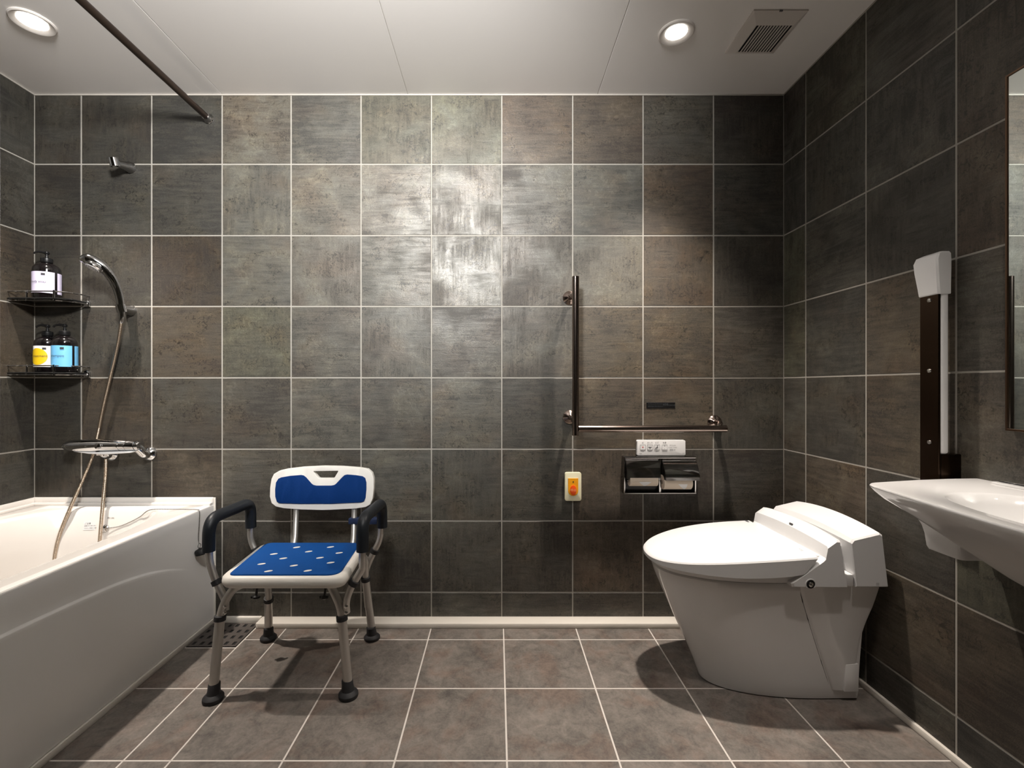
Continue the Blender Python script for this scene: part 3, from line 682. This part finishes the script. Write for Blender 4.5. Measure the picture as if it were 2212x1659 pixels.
# seat ring under the lid
def sl(x, a, b): return a+(b-a)*(x-.52)/(.98-.52)
rings = [body_ring(0, .556, .95, .160, lambda x: .3895, e=2.3, p=.44, xw=.88), body_ring(0, .541, .95, .176, lambda x: .393, e=2.3, p=.44, xw=.88), body_ring(0, .536, .95, .182, lambda x: sl(x, .402, .416), e=2.3, p=.44, xw=.88), body_ring(0, .545, .95, .172, lambda x: sl(x, .408, .422), e=2.3, p=.44, xw=.88)]
bm = B(); loft(bm, rings); obj('seat', bm, PLAST, tl, angle=50)
# lid
zt = lambda x: .430+(x-.515)*.112+.016*math.sin(max(0, min(1, (x-.515)/.46))*PI)*.5
zbt = lambda x: .409+.022*max(0, (x-.7)/.28)**2
eg = dict(e=2.35, p=.43, xw=.90)
def lid_ring(xt, xr, hw, f, cr=0):
    return [(x, YT+dy, f(x)+cr*(1-(dy/.2)**2)) for x, dy in egg(xt, xr, hw, **eg)]
rings = [lid_ring(.531, .930, .186, zbt), lid_ring(.5185, .932, .199, lambda x: zbt(x)+.0015), lid_ring(.516, .936, .2015, lambda x: zbt(x)+.004),
         lid_ring(.515, .975, .202, lambda x: zt(x)-.006), lid_ring(.519, .9765, .199, lambda x: zt(x)-.0015), lid_ring(.527, .975, .191, zt, .0015),
         lid_ring(.60, .955, .12, zt, .004), lid_ring(.70, .90, .04, zt, .005)]
bm = B(); loft(bm, rings); ld = obj('lid', bm, PLAST, tl, angle=28)
bm = B()
bm.free()
for yy in (1.485, 1.80): obj('hinge_mark', prism(B(), rrect(.958, .966, yy-.012, yy+.012, .003), zt(.962)-.001, zt(.962)+.0016, 'z'), MRUBBER, ld)
# washlet housing behind the lid
poly = [(1.006, .512), (1.000, .478), (.992, .472), (.937, .428), (.896, .400), (.898, .3895), (1.066, .388), (1.058, .44), (1.044, .530), (1.034, .531)]
def crown_prism(poly, y0, y1, crown, topz, seg=14, bev=.006):
    rings = []
    inset = [(0, .004), (.0015, .0015), (.004, 0)]
    cxp = sum(p[0] for p in poly)/len(poly); czp = sum(p[1] for p in poly)/len(poly)
    ysx = [y0, y0+.0015, y0+.005]+[y0+.005+(y1-y0-.01)*i/seg for i in range(1, seg)]+[y1-.005, y1-.0015, y1]
    for y in ysx:
        s = 1.0
        dd = min(y-y0, y1-y); off = .0 if dd >= .005 else (.005-dd)*.9
        f = 1-((y-(y0+y1)/2)/((y1-y0)/2))**2
        r = []
        for x, z in poly:
            v = Vector((cxp-x, czp-z)); L_ = v.length; v = v/L_*min(off, L_*.5)
            zz = z+v.y; up = max(0, (z-topz+.05)/.05)
            r.append((x+v.x, y, zz+crown*f*min(1, up)))
        rings.append(r)
    return rings
bm = B(); loft(bm, crown_prism(poly, 1.42, 1.82, .014, .53)); hsng = obj('washlet_housing', bm, PLAST, tl, angle=32)
bm = B(); box(bm, .976, 1.004, 1.445, 1.795, .43, .478, bev=.004); obj('hinge_block', bm, PLAST, tl)
# screw cup on the housing's near side
bm = B(); sc = P(1751, 1262, 1.42); lathe(bm, [(.013, 0), (.013, .001), (.001, .0012)], (sc.x, 1.4205, sc.z), (0, -1, 0), 24); cup = obj('screw_recess', bm, BLACKM, hsng)
bm = B(); lathe(bm, [(.0075, 0), (.0075, .003), (.004, .0045), (.0035, .002), (.001, .002)], (sc.x, 1.4195, sc.z), (0, -1, 0), 20); obj('screw', bm, STEEL, tl)
bm = B(); tube(bm, [(sc.x+.0, 1.4195, sc.z)+Vector((0, 0, 0)) if False else (sc.x+.015*math.cos(a), 1.4195, sc.z+.015*math.sin(a)) for a in [math.radians(v) for v in range(-40, 221, 20)]], .0018, 8); obj('screw_collar', bm, PLAST, tl)
bm = B(); prism(bm, [(1.030, .47), (1.033, .47), (1.041, .44), (1.038, .44)], 1.4185, 1.4195, 'y')
bm.free()
# small status marks on the housing top
bm = B(); box(bm, 1.0085, 1.0125, 1.60, 1.615, .524, .5305); obj('indicator', bm, MRUBBER, tl)
# tank
poly = [(1.078, .522), (1.086, .533), (1.168, .552), (1.176, .546), (1.193, .387), (1.095, .387)]
bm = B(); loft(bm, crown_prism(poly, 1.425, 1.828, .018, .55, seg=18)); tk = obj('tank', bm, PLAST, tl, angle=32)
bm = B(); box(bm, 1.045, 1.09, 1.430, 1.815, .388, .425, bev=.003); box(bm, 1.035, 1.09, 1.47, 1.78, .42, .50, bev=.003); obj('tank_link', bm, PLAST, tl)
bm = B(); q = P(1896, 1262, 1.425)
prism(bm, rrect(q.x-.0045, q.x+.0045, q.z-.0045, q.z+.0045, .0015), 1.4262, 1.4246, 'y'); obj('emblem', bm, mat('soft_grey', hexc(190, 190, 190), .5), tk)
# side cover of the pedestal
def cover_ring(z):
    t = (.386-z)/.346
    xl = .932+.128*t if z < .386 else .932
    # right edge curve
    pr = [(.386, 1.186), (.32, 1.176), (.26, 1.158), (.2, 1.144), (.13, 1.140), (.04, 1.140)]
    xr = pr[-1][1]
    for (a, b), (c, d) in zip(pr, pr[1:]):
        if z >= c: xr = b+(d-b)*(a-z)/(a-c); break
    hb = [(.04, .132), (.06, .134), (.13, .139), (.2, .146), (.27, .154), (.33, .163), (.365, .170), (.39, .174)]
    hz = .132
    for (a, b), (c, d) in zip(hb, hb[1:]):
        if a <= z <= c: hz = b+(d-b)*(z-a)/(c-a)
    yn = YT-hz-.004
    return xl, xr, yn
rings = []
for i in range(15):
    z = .386-(.386-.036)*i/14; xl, xr, yn = cover_ring(z); hwid = YT-yn
    q = [(xl, YT-.05), (xl, yn+.010), (xl+.004, yn+.003), (xl+.012, yn), ((xl+xr)/2, yn-.001), (xr-.012, yn), (xr-.003, yn+.003), (xr, yn+.012), (xr, YT)]
    q2 = q[:]+[(x, 2*YT-y) for x, y in reversed(q[:-1])]
    rings.append([(x, y, z) for x, y in q2])
bm = B(); loft(bm, rings); obj('pedestal_cover', bm, CERAM, tl, angle=40)
bm = B(); sp_ = []
for i in range(12):
    z = .384-.34*i/11; q = cover_ring(z); sp_.append((q[0]-.0005, q[2]+.0065, z))
tube(bm, sp_, .0022, 8); obj('seam', bm, BLACKM, tl)
bm = B(); xl, xr, yn = cover_ring(.12)
prism(bm, [(1.096, .036), (1.1415, .036), (1.1415, .124), (1.101, .122)], yn-.0015, yn+.05, 'y', bev=.0015); obj('access_cap', bm, CERAM, tl)
bm = B(); loft(bm, [[(x, YT+dy, z) for x, dy in egg(1.0-.0, 1.12+s_, .10, e=2.2, p=.5, n=32)] for z, s_ in ((0, 0), (.03, -.01), (.05, -.03))]); obj('base_foot', bm, CERAM, tl)

# ------------------------------------------------------------------ wash basin
sk = thing('wash_basin', 'white wall-hung wash basin with a thin pointed edge under mirror', 'sink', (XR, .75, .7665))
ZT = .7665
half = [(XR, 1.191), (1.15, 1.186), (1.05, 1.170), (.96, 1.149), (.915, 1.138), (.899, 1.130), (.891, 1.118), (.887, 1.10), (.880, 1.05), (.869, .95), (.860, .87), (.854, .81), (.852, .75)]
out = half+[(x, 1.5-y) for x, y in reversed(half[:-1])]
# refine
def refine(poly, n):
    p = [Vector((a, b)) for a, b in poly]; L2 = [0]
    for a, b in zip(p, p[1:]): L2.append(L2[-1]+(b-a).length)
    res = []
    for i in range(n):
        s = L2[-1]*i/(n-1); k = 0
        while k < len(p)-2 and L2[k+1] < s: k += 1
        res.append(p[k].lerp(p[k+1], (s-L2[k])/(L2[k+1]-L2[k])))
    return res
O = refine(out, 90); O = O+[Vector((XR, O[-1].y+(O[0].y-O[-1].y)*i/30)) for i in range(1, 30)]
def sring(s, z): return [(XR+(p.x-XR)*s-.0005, .75+(p.y-.75)*s, z) for p in O]
def bring(rx, ry, z, cx=1.035, cy=.75):
    res = []
    for p in O:
        a = math.atan2((p.y-.75)/.4, (p.x-1.05)/.17); e = 2.4
        c, s_ = math.cos(a), math.sin(a); t = (abs(c)**e+abs(s_)**e)**(-1/e); res.append((cx+rx*c*t, cy+ry*s_*t, z))
    return res
rings = [sring(.2, .55), sring(.4, .57), sring(.55, .611), sring(.7, .659), sring(.85, .709), sring(.95, .737), sring(.985, .752), sring(.998, .760), sring(1, .7635), sring(.996, .7665),
         bring(.140, .285, .7665), bring(.134, .278, .764), bring(.125, .262, .745), bring(.105, .225, .70), bring(.075, .16, .675), bring(.03, .05, .668)]
bm = B(); loft(bm, rings); obj('basin', bm, CERAM, sk, angle=40)
bm = B(); box(bm, XR-.035, XR-.0005, .36, 1.125, ZT-.002, ZT+.006, bev=.003); obj('rear_ledge', bm, CERAM, sk)
for i in range(9): obj('ledge_slot', box(B(), XR-.022, XR-.012, 1.095-i*.03, 1.118-i*.03, ZT+.004, ZT+.0068), BLACKM, sk)
bm = B(); lathe(bm, [(.022, 0), (.022, .003), (.016, .005), (.002, .005)], (1.035, .75, .668), (0, 0, 1), 28); obj('drain', bm, CHROME, sk)
# spout, outside the frame but on the ledge
bm = B()
cv = thing('bracket_cover', 'white plastic bracket cover on the wall beneath the wash basin', 'cover', (XR, 1.11, .66))
rings = []
for z, x, ya, yb2 in ((.600, 1.075, 1.077, 1.147), (.602, 1.060, 1.068, 1.154), (.610, 1.056, 1.065, 1.156), (.64, 1.052, 1.064, 1.157), (.66, 1.046, 1.062, 1.158), (.69, 1.028, 1.060, 1.160), (.72, 1.008, 1.058, 1.162), (.748, .99, 1.056, 1.163)):
    rings.append([(XR-.001, ya, z), (x+.012, ya, z), (x+.004, ya+.003, z), (x, ya+.012, z), (x, yb2-.006, z), (x+.006, yb2, z), (XR-.001, yb2, z)])
bm = B(); loft(bm, rings); obj('cover_shell', bm, PLAST, cv, angle=40)
bm = B(); box(bm, XR-.03, XR-.0005, 1.05, 1.17, .607, .66, bev=.004); obj('wall_plate', bm, PLAST, cv)

# ------------------------------------------------------------------ mirror
mr = thing('wall_mirror', 'tall mirror with a thin dark metal edge on the right wall', 'mirror', (XR, .8, 1.3))
my0, my1, mz0, mz1 = .30, 1.106, .896, 1.734
bm = B(); box(bm, XR-.0185, XR-.001, my0+.004, my1-.004, mz0+.004, mz1-.004); obj('glass', bm, MIRROR, mr, smooth=False)
bm = B()
for q in ((my0, my1, mz1-.005, mz1), (my0, my1, mz0, mz0+.005), (my1-.005, my1, mz0+.004, mz1-.004), (my0, my0+.005, mz0+.004, mz1-.004)):
    box(bm, XR-.021, XR-.0005, q[0], q[1], q[2], q[3], bev=.0008, seg=1)
obj('frame', bm, mat('frame_metal', hexc(110, 88, 72), .3, metal=1, noise=.05), mr)

# ------------------------------------------------------------------ folded arm rail on the right wall
fa = thing('folding_arm_rail', 'folded-up white and bronze support arm on right wall above basin', 'arm rail', (XR, 1.256, .79))
bm = B(); box(bm, 1.166, 1.187, 1.227, 1.286, .823, 1.350, bev=.006, seg=3); obj('arm', bm, PLAST, fa)
bm = B(); box(bm, 1.1605, 1.1665, 1.229, 1.284, .70, 1.25, bev=.0012, seg=1); pl_ = obj('cover_plate', bm, BRPLATE, fa)
rings = []
for z, xo, y0, y1 in ((1.2436, 1.1590, 1.2255, 1.2885), (1.246, 1.1570, 1.225, 1.289), (1.27, 1.1555, 1.225, 1.292), (1.31, 1.152, 1.224, 1.297), (1.335, 1.151, 1.224, 1.299), (1.350, 1.156, 1.225, 1.296), (1.3565, 1.168, 1.230, 1.286), (1.357, 1.178, 1.240, 1.276)):
    xi = 1.189; rings.append([(xo+.004, y0, z), (xo, y0+.004, z), (xo, y1-.006, z), (xo+.008, y1, z), (xi, y1, z), (xi, y0, z)])
bm = B(); loft(bm, rings); obj('end_pad', bm, PLAST, fa, angle=35)
for py in (649, 801, 955):
    q = P(2004.5, py, 1.2559); bm = B(); lathe(bm, [(.0055, 0), (.005, .002), (.001, .0032)], (1.1605, 1.2555, q.z), (-1, 0, 0), 16); obj('screw', bm, STEEL, pl_)
bm = B(); box(bm, 1.1670, XR-.0005, 1.229, 1.284, .70, .822, bev=.002); obj('hinge_bracket', bm, BRPLATE, fa)

# ------------------------------------------------------------------ shower chair
sh = thing('shower_chair', 'shower chair with blue padded seat and back, beside the bathtub', 'chair', (-.69, 1.67, 0))
ang = math.radians(2.0)
ZSE = .406
# seat shell: trapezoid with round corners (plan), slightly dished
def plan(off, zlev):
    c4 = [(-.873+off, 1.452+off), (-.473-off, 1.452+off), (-.497-off, 1.785-off), (-.895+off, 1.785-off)]
    rs = (.05, .05, .05, .05); o = []
    pts = [Vector((a, b, 0)) for a, b in c4]
    for i in range(4):
        a, b, c_ = pts[i-1], pts[i], pts[(i+1) % 4]; rr = max(.004, rs[i]-off)
        s = b+(a-b).normalized()*rr; e = b+(c_-b).normalized()*rr
        for k in range(9):
            t = k/8; q = (1-t)**2*s+2*t*(1-t)*b+t*t*e; o.append((q.x, q.y, zlev))
    return o
rings = [plan(.022, ZSE-.038), plan(.008, ZSE-.036), plan(.001, ZSE-.027), plan(0, ZSE-.018), plan(.002, ZSE-.008), plan(.008, ZSE-.002), plan(.014, ZSE), plan(.03, ZSE), plan(.08, ZSE-.001)]
bm = B(); loft(bm, rings); seat = obj('seat', bm, SEATW, sh, angle=45)
# blue pad with slotted drain holes
c4 = [onfloor(497, 1242, ZSE), onfloor(737, 1243, ZSE), onfloor(776, 1175, ZSE), onfloor(578, 1176, ZSE)]
c4 = [(-.845, 1.468), (-.497, 1.468), (-.517, 1.765), (-.872, 1.765)]
def pad_ring(off, z):
    pts = [Vector((a, b, 0)) for a, b in c4]; cen = sum(pts, Vector())/4; o = []
    rs = (.02, .045, .03, .03)
    for i in range(4):
        a, b, c_ = pts[i-1], pts[i], pts[(i+1) % 4]; rr = rs[i]
        b = b+(cen-b).normalized()*off*1.4; a = a+(cen-a).normalized()*off*1.4; c_ = c_+(cen-c_).normalized()*off*1.4
        s = b+(a-b).normalized()*rr; e = b+(c_-b).normalized()*rr
        for k in range(9):
            t = k/8; q = (1-t)**2*s+2*t*(1-t)*b+t*t*e; o.append((q.x, q.y, z))
    return o
bm = B(); loft(bm, [pad_ring(0, ZSE-.0005), pad_ring(0, ZSE+.003), pad_ring(.002, ZSE+.005)]); pad = obj('seat_pad', bm, BLUE, seat, angle=45); pad['label'] = 'blue foam seat pad'
holes = [(1142, 960), (1488, 957), (1265, 1003), (1577, 1017), (908, 1028), (1005, 1073), (1380, 1067), (782, 1130), (1490, 1117), (1113, 1147), (852, 1204), (1255, 1199)]
for hx_, hy_ in holes:
    bm = B()
    c = onfloor(400+hx_/4.74, 980+hy_/4.74, ZSE+.005); poly = []
    for k in range(16):
        a = 2*PI*k/16; u = Vector((math.cos(a)*.0125, math.sin(a)*.0065)); u.rotate(Matrix.Rotation(math.radians(25), 2)); poly.append((c.x+u.x, c.y+u.y))
    prism(bm, poly, ZSE+.004, ZSE+.0056, 'z'); o = obj('drain_slot', bm, SEATW, seat); o['label'] = 'white slot in the blue pad'
# backrest: curved plate with a hand hole
def P2(px, py, d=1.85): q = P(px, py, d); return (q.x, q.z)
c3 = lambda x, y: P2(400+x/4.74, 980+y/4.74)
outer = [c3(*p) for p in ((1410, 130), (1600, 133), (1780, 145), (1870, 158), (1915, 195), (1935, 250), (1938, 350), (1930, 450), (1905, 510), (1860, 535), (1750, 552), (1500, 566), (1410, 568), (1200, 562), (1030, 548), (950, 530), (905, 495), (885, 430), (884, 340), (893, 255), (915, 205), (965, 175), (1040, 158), (1200, 140))]
blue = [c3(*p) for p in ((965, 252), (990, 240), (1080, 225), (1190, 217), (1215, 222), (1240, 240), (1300, 305), (1320, 318), (1350, 324), (1500, 324), (1530, 318), (1550, 305), (1610, 240), (1635, 218), (1660, 212), (1750, 218), (1820, 228), (1848, 245), (1862, 290), (1864, 360), (1858, 440), (1845, 475), (1815, 487), (1500, 503), (1200, 503), (990, 495), (960, 480), (943, 430), (938, 360), (943, 290))]
hole = [c3(*p) for p in ((1312, 180), (1565, 176), (1562, 190), (1530, 245), (1515, 253), (1375, 253), (1360, 247), (1318, 195))]
xc_ = sum(p[0] for p in outer)/len(outer)
def bend_y(x, z): return 1.845-.16*(x-xc_)**2*1.0+(z-.6)*.10   # slight wrap forward at the ends is negative y
def plate(poly, hole, y_off, thick, bev):
    bm = bmesh.new(); vs = [bm.verts.new((x, 0, z)) for x, z in poly]; es = [bm.edges.new((vs[i], vs[(i+1) % len(vs)])) for i in range(len(vs))]
    if hole:
        hv = [bm.verts.new((x, 0, z)) for x, z in hole]; es += [bm.edges.new((hv[i], hv[(i+1) % len(hv)])) for i in range(len(hv))]
    bmesh.ops.triangle_fill(bm, use_beauty=True, use_dissolve=False, edges=es)
    bmesh.ops.recalc_face_normals(bm, faces=bm.faces)
    if bm.faces[0].normal.y > 0: bmesh.ops.reverse_faces(bm, faces=bm.faces)
    # slice into strips so it can bend
    for i in range(1, 14):
        x = xc_-.21+.42*i/14; bmesh.ops.bisect_plane(bm, geom=bm.verts[:]+bm.edges[:]+bm.faces[:], plane_co=(x, 0, 0), plane_no=(1, 0, 0))
    r = bmesh.ops.extrude_face_region(bm, geom=bm.faces[:]); ev = [e for e in r['geom'] if isinstance(e, bmesh.types.BMVert)]
    bmesh.ops.translate(bm, verts=ev, vec=(0, thick, 0))
    bmesh.ops.recalc_face_normals(bm, faces=bm.faces)
    if bev:
        sharp = [e for e in bm.edges if len(e.link_faces) == 2 and e.calc_face_angle() > math.radians(60)]
        bmesh.ops.bevel(bm, geom=sharp, offset=bev, segments=3, affect='EDGES', profile=.5, clamp_overlap=True)
    for v in bm.verts: v.co.y += bend_y(v.co.x, v.co.z)+y_off
    return bm
back = obj('backrest', plate(outer, hole, 0, .022, .007), SEATW, sh, angle=50)
bp = obj('back_pad', plate(blue, None, -.004, .006, .0015), BLUEB, back, angle=40); bp['label'] = 'blue foam back pad'
# frame
RT = .0125
def leg(name, pts, foot, col_at, outer_from):
    t = obj(name, tube(B(), round_path(pts, .05, 8), RT, 18), ALU, sh)
    # telescoping lower tube, slightly thicker
    a, b = Vector(outer_from), Vector(foot)
    bm = B(); tube(bm, [a, b+Vector((0, 0, .02))], RT+.0022, 18); obj('lower_tube', bm, ALU, t)
    dirn = (a-b).normalized()
    bm = B(); lathe(bm, [(RT+.001, 0), (.0178, .001), (.0180, .016), (RT+.001, .018)], a-dirn*.004, dirn, 20); obj('collar', bm, DRUBBER, t)
    bm = B(); n = 24; rr = []
    for z, r in ((0, .029), (.004, .031), (.012, .031), (.017, .027), (.022, .0205), (.034, .0185), (.052, .0175), (.054, .016)):
        q = b+dirn*(z/dirn.z); rr.append([(q.x+r*math.cos(2*PI*k/n), q.y+r*math.sin(2*PI*k/n), z) for k in range(n)])
    loft(bm, rr); obj('rubber_foot', bm, DRUBBER, t)
    return t
fl_f, fr_f = onfloor(460, 1513), onfloor(753, 1505); bl_f, br_f = onfloor(580, 1381), onfloor(804, 1380)
zu = ZSE-.050
leg('leg', [(-.79, 1.54, zu), (-.855, 1.525, zu-.004), P(479, 1310, 1.515), P(472, 1370, 1.51)], fl_f, .0, P(475, 1338, 1.512))
leg('leg', [(-.555, 1.54, zu), P(722, 1280, 1.53), P(737, 1315, 1.525), P(741, 1370, 1.52)], fr_f, 0, P(739, 1338, 1.522))
leg('leg', [(-.79, 1.74, zu), (-.875, 1.765, zu-.004), P(581, 1290, 1.79), P(580, 1330, 1.82)], bl_f, 0, P(580.5, 1297, 1.80))
leg('leg', [(-.555, 1.74, zu), (-.495, 1.76, zu+.01), P(790, 1255, 1.79), P(795, 1310, 1.815)], br_f, 0, P(790, 1252, 1.788))
bm = B(); tube(bm, [(-.79, 1.54, zu), (-.555, 1.54, zu)], RT, 16); tube(bm, [(-.79, 1.74, zu), (-.555, 1.74, zu)], RT, 16)
tube(bm, [(-.80, 1.56, zu-.012), (-.55, 1.72, zu-.012)], .008, 10); tube(bm, [(-.55, 1.56, zu-.012), (-.80, 1.72, zu-.012)], .008, 10)
obj('seat_frame', bm, ALU, sh)
# back posts
for px in (638, 764):
    a = P(px, 1110, 1.842); b = P(px-3 if px < 700 else px-2, 1190, 1.79)
    bm = B(); tube(bm, round_path([(a.x, bend_y(a.x, .6)+.016, .60), (a.x, 1.85, .50), (b.x, 1.80, .40), (b.x, 1.76, zu)], .05), .0105, 16); obj('back_post', bm, ALU, sh)
# armrests
for s, xa in ((0, -.942), (1, -.440)):
    yf_, yr_ = 1.527, 1.788
    ins = 1 if s == 0 else -1
    zt_ = .566
    padp = round_path([(xa, yf_, .462), (xa, yf_+.002, zt_), (xa+ins*-.0, yr_-.002, zt_-.008), (xa, yr_, .462)], .055, 10)
    bm = B(); tube(bm, padp, .0195, 20); ar = obj('armrest_pad', bm, FOAM, sh, angle=60)
    if s == 0:
        p1 = [(xa, yf_, .475), (xa+.002, yf_, .43), P(463, 1248, 1.53), P(487, 1296, 1.525), P(487, 1318, 1.52)]
        p2 = [(xa, yr_, .475), P(541, 1165, 1.79), P(553, 1192, 1.785), (-.90, 1.778, .345), (-.893, 1.778, .32)]
        cpos = ((P(466, 1252, 1.53), P(487, 1296, 1.525)), (P(549, 1184, 1.786), P(558, 1202, 1.784)))
    else:
        p1 = [(xa, yf_, .475), (xa, yf_, .41), P(783, 1228, 1.53), P(757, 1270, 1.525), P(747, 1300, 1.52), P(749, 1322, 1.53)]
        p2 = [(xa-.004, yr_, .475), P(822, 1165, 1.79), P(806, 1195, 1.79), P(790, 1232, 1.79), P(790, 1262, 1.79)]
        cpos = ((P(767, 1254, 1.527), P(757, 1270, 1.525)), (P(811, 1186, 1.79), P(800, 1208, 1.79)))
    bm = B(); tube(bm, round_path(p1, .03), .0115, 16); t1 = obj('arm_tube', bm, ALU, sh)
    bm = B(); tube(bm, round_path(p2, .03), .0115, 16); t2 = obj('arm_tube', bm, ALU, sh)
    for (a, b), t in zip(cpos, (t1, t2)):
        dr = (b-a).normalized(); bm = B(); lathe(bm, [(.011, 0), (.0165, .001), (.0168, .016), (.011, .018)], a, dr, 18); obj('collar', bm, DRUBBER, t)
    bm = B(); q = P(748 if s else 486, 1310, 1.508); lathe(bm, [(.006, 0), (.0058, .004), (.001, .006)], q, (0, -1, 0), 12); q2 = q-Vector((0, 0, .02)); lathe(bm, [(.006, 0), (.0058, .004), (.001, .006)], q2, (0, -1, 0), 12); obj('bolt', bm, STEEL, t1)
bm = B(); q = P(763, 1123, 1.845); box(bm, q.x-.012, -.455, 1.82, 1.822+.03, q.z-.0115, q.z+.0115, bev=.003); obj('strap', bm, NAVY, sh)
for px in (552, 700):
    q = P(px, 1285, 1.70); bm = B(); lathe(bm, [(.004, 0), (.012, .004), (.012, .010), (.005, .014), (.004, .05)], (q.x, q.y, q.z-.016), (.1, .1, 1), 10); box(bm, q.x-.016, q.x+.016, q.y-.004, q.y+.004, q.z-.012, q.z-.004, bev=.001); obj('wing_nut', bm, BLACKP, sh)

# ------------------------------------------------------------------ floor drain
dr = thing('floor_drain', 'dark slotted floor drain cover in the corner beside the tub', 'drain', (-1.10, 1.885, 0))
bm = B(); box(bm, -1.1935, -1.0035, 1.793, 1.974, -.001, .001); obj('drain_tray', bm, BLACKM, dr, smooth=False)
bm = B(); x0, x1, y0, y1 = -1.1925, -1.0045, 1.794, 1.973
nx, ny = 6, 4
sx = (x1-x0)/nx; sy = (y1-y0)/ny
for i in range(nx+1): box(bm, max(x0, x0+i*sx-sx*.30), min(x1, x0+i*sx+sx*.30), y0, y1, .0010, .0032)
for j in range(ny+1): box(bm, x0, x1, max(y0, y0+j*sy-sy*.26), min(y1, y0+j*sy+sy*.26), .0011, .0031)
obj('slotted_cover', bm, DRAINM, dr, smooth=False)

# ------------------------------------------------------------------ downlights
def downlight(x, y, ro, ri, label, target, k=1.0, warm=(1, .895, .80)):
    t = thing('downlight', label, 'light', (x, y, ZC), 'recessed ceiling downlights')
    bm = B(); lathe(bm, [(ro, 0), (ro, .003), (ro-.004, .006), (ri+.012, .005), (ri+.003, .001), (ri, -.0)], (x, y, ZC), (0, 0, -1), 48, False); obj('ring', bm, RING, t)
    bm = B(); lathe(bm, [(ri+.001, 0), (ri-.002, .0016), (ri*.5, .0022), (.001, .0024)], (x, y, ZC-.0002), (0, 0, -1), 40); obj('lens', bm, LAMPW, t)
    ld_ = bpy.data.lights.new('downlight_beam', 'SPOT'); ld_.energy = SPOT_W*k; ld_.color = warm; ld_.spot_size = math.radians(SPOT_A); ld_.spot_blend = 1.0; ld_.shadow_soft_size = .026
    lo = link('beam', ld_, (x, y, ZC-.012), t); lo.rotation_euler = Vector(target).to_track_quat('-Z', 'Y').to_euler()
downlight(-1.586, 1.596, .063, .040, 'round recessed downlight in the ceiling over the tub', (0, 0, -1))
downlight(.630, 1.644, .061, .036, 'round recessed downlight in the ceiling above the toilet', (.0, 0, -1), 1.08)
downlight(.87, .72, .061, .036, 'round recessed downlight in the ceiling above the wash basin', (0, 0, -1), .25)

# ------------------------------------------------------------------ exhaust vent
vt = thing('exhaust_vent', 'square white exhaust vent grille in the ceiling above the toilet', 'vent', (.9375, 1.6425, ZC))
vx0, vx1, vy0, vy1 = .847, 1.028, 1.543, 1.742
gx0, gx1, gy0, gy1 = .885, 1.007, 1.594, 1.72
bm = B()
def rr_(x0, x1, y0, y1, z): return [(x0, y0, z), (x1, y0, z), (x1, y1, z), (x0, y1, z)]
loft(bm, [rr_(vx0, vx1, vy0, vy1, ZC), rr_(vx0, vx1, vy0, vy1, ZC-.005), rr_(vx0+.004, vx1-.004, vy0+.004, vy1-.004, ZC-.007), rr_(gx0-.004, gx1+.004, gy0-.004, gy1+.004, ZC-.015), rr_(gx0, gx1, gy0, gy1, ZC-.015), rr_(gx0, gx1, gy0, gy1, ZC-.002)], True, False, False)
fr = obj('vent_frame', bm, RING, vt, smooth=False)
bm = B(); box(bm, gx0-.001, gx1+.001, gy0-.001, gy1+.001, ZC-.003, ZC-.0005)
for q in ((gx0, gx0+.001, gy0, gy1), (gx1-.001, gx1, gy0, gy1), (gx0, gx1, gy0, gy0+.001), (gx0, gx1, gy1-.001, gy1)): box(bm, *q, ZC-.0135, ZC-.002)
obj('vent_back', bm, BLACKM, vt, smooth=False)
ns = 12; sw = (gx1-gx0)/ns
for i in range(ns-1):
    x = gx0+sw*(i+1); bm = B(); box(bm, x-sw*.25, x+sw*.25, gy0, gy1, ZC-.0155, ZC-.0138)
    obj('slat', bm, RING, vt, loc=(x, 1.657, ZC-.01), smooth=False)
bm = B(); box(bm, .932, .943, vy0-.0006, vy0+.006, ZC-.0065, ZC-.002); obj('latch', bm, MRUBBER, vt)
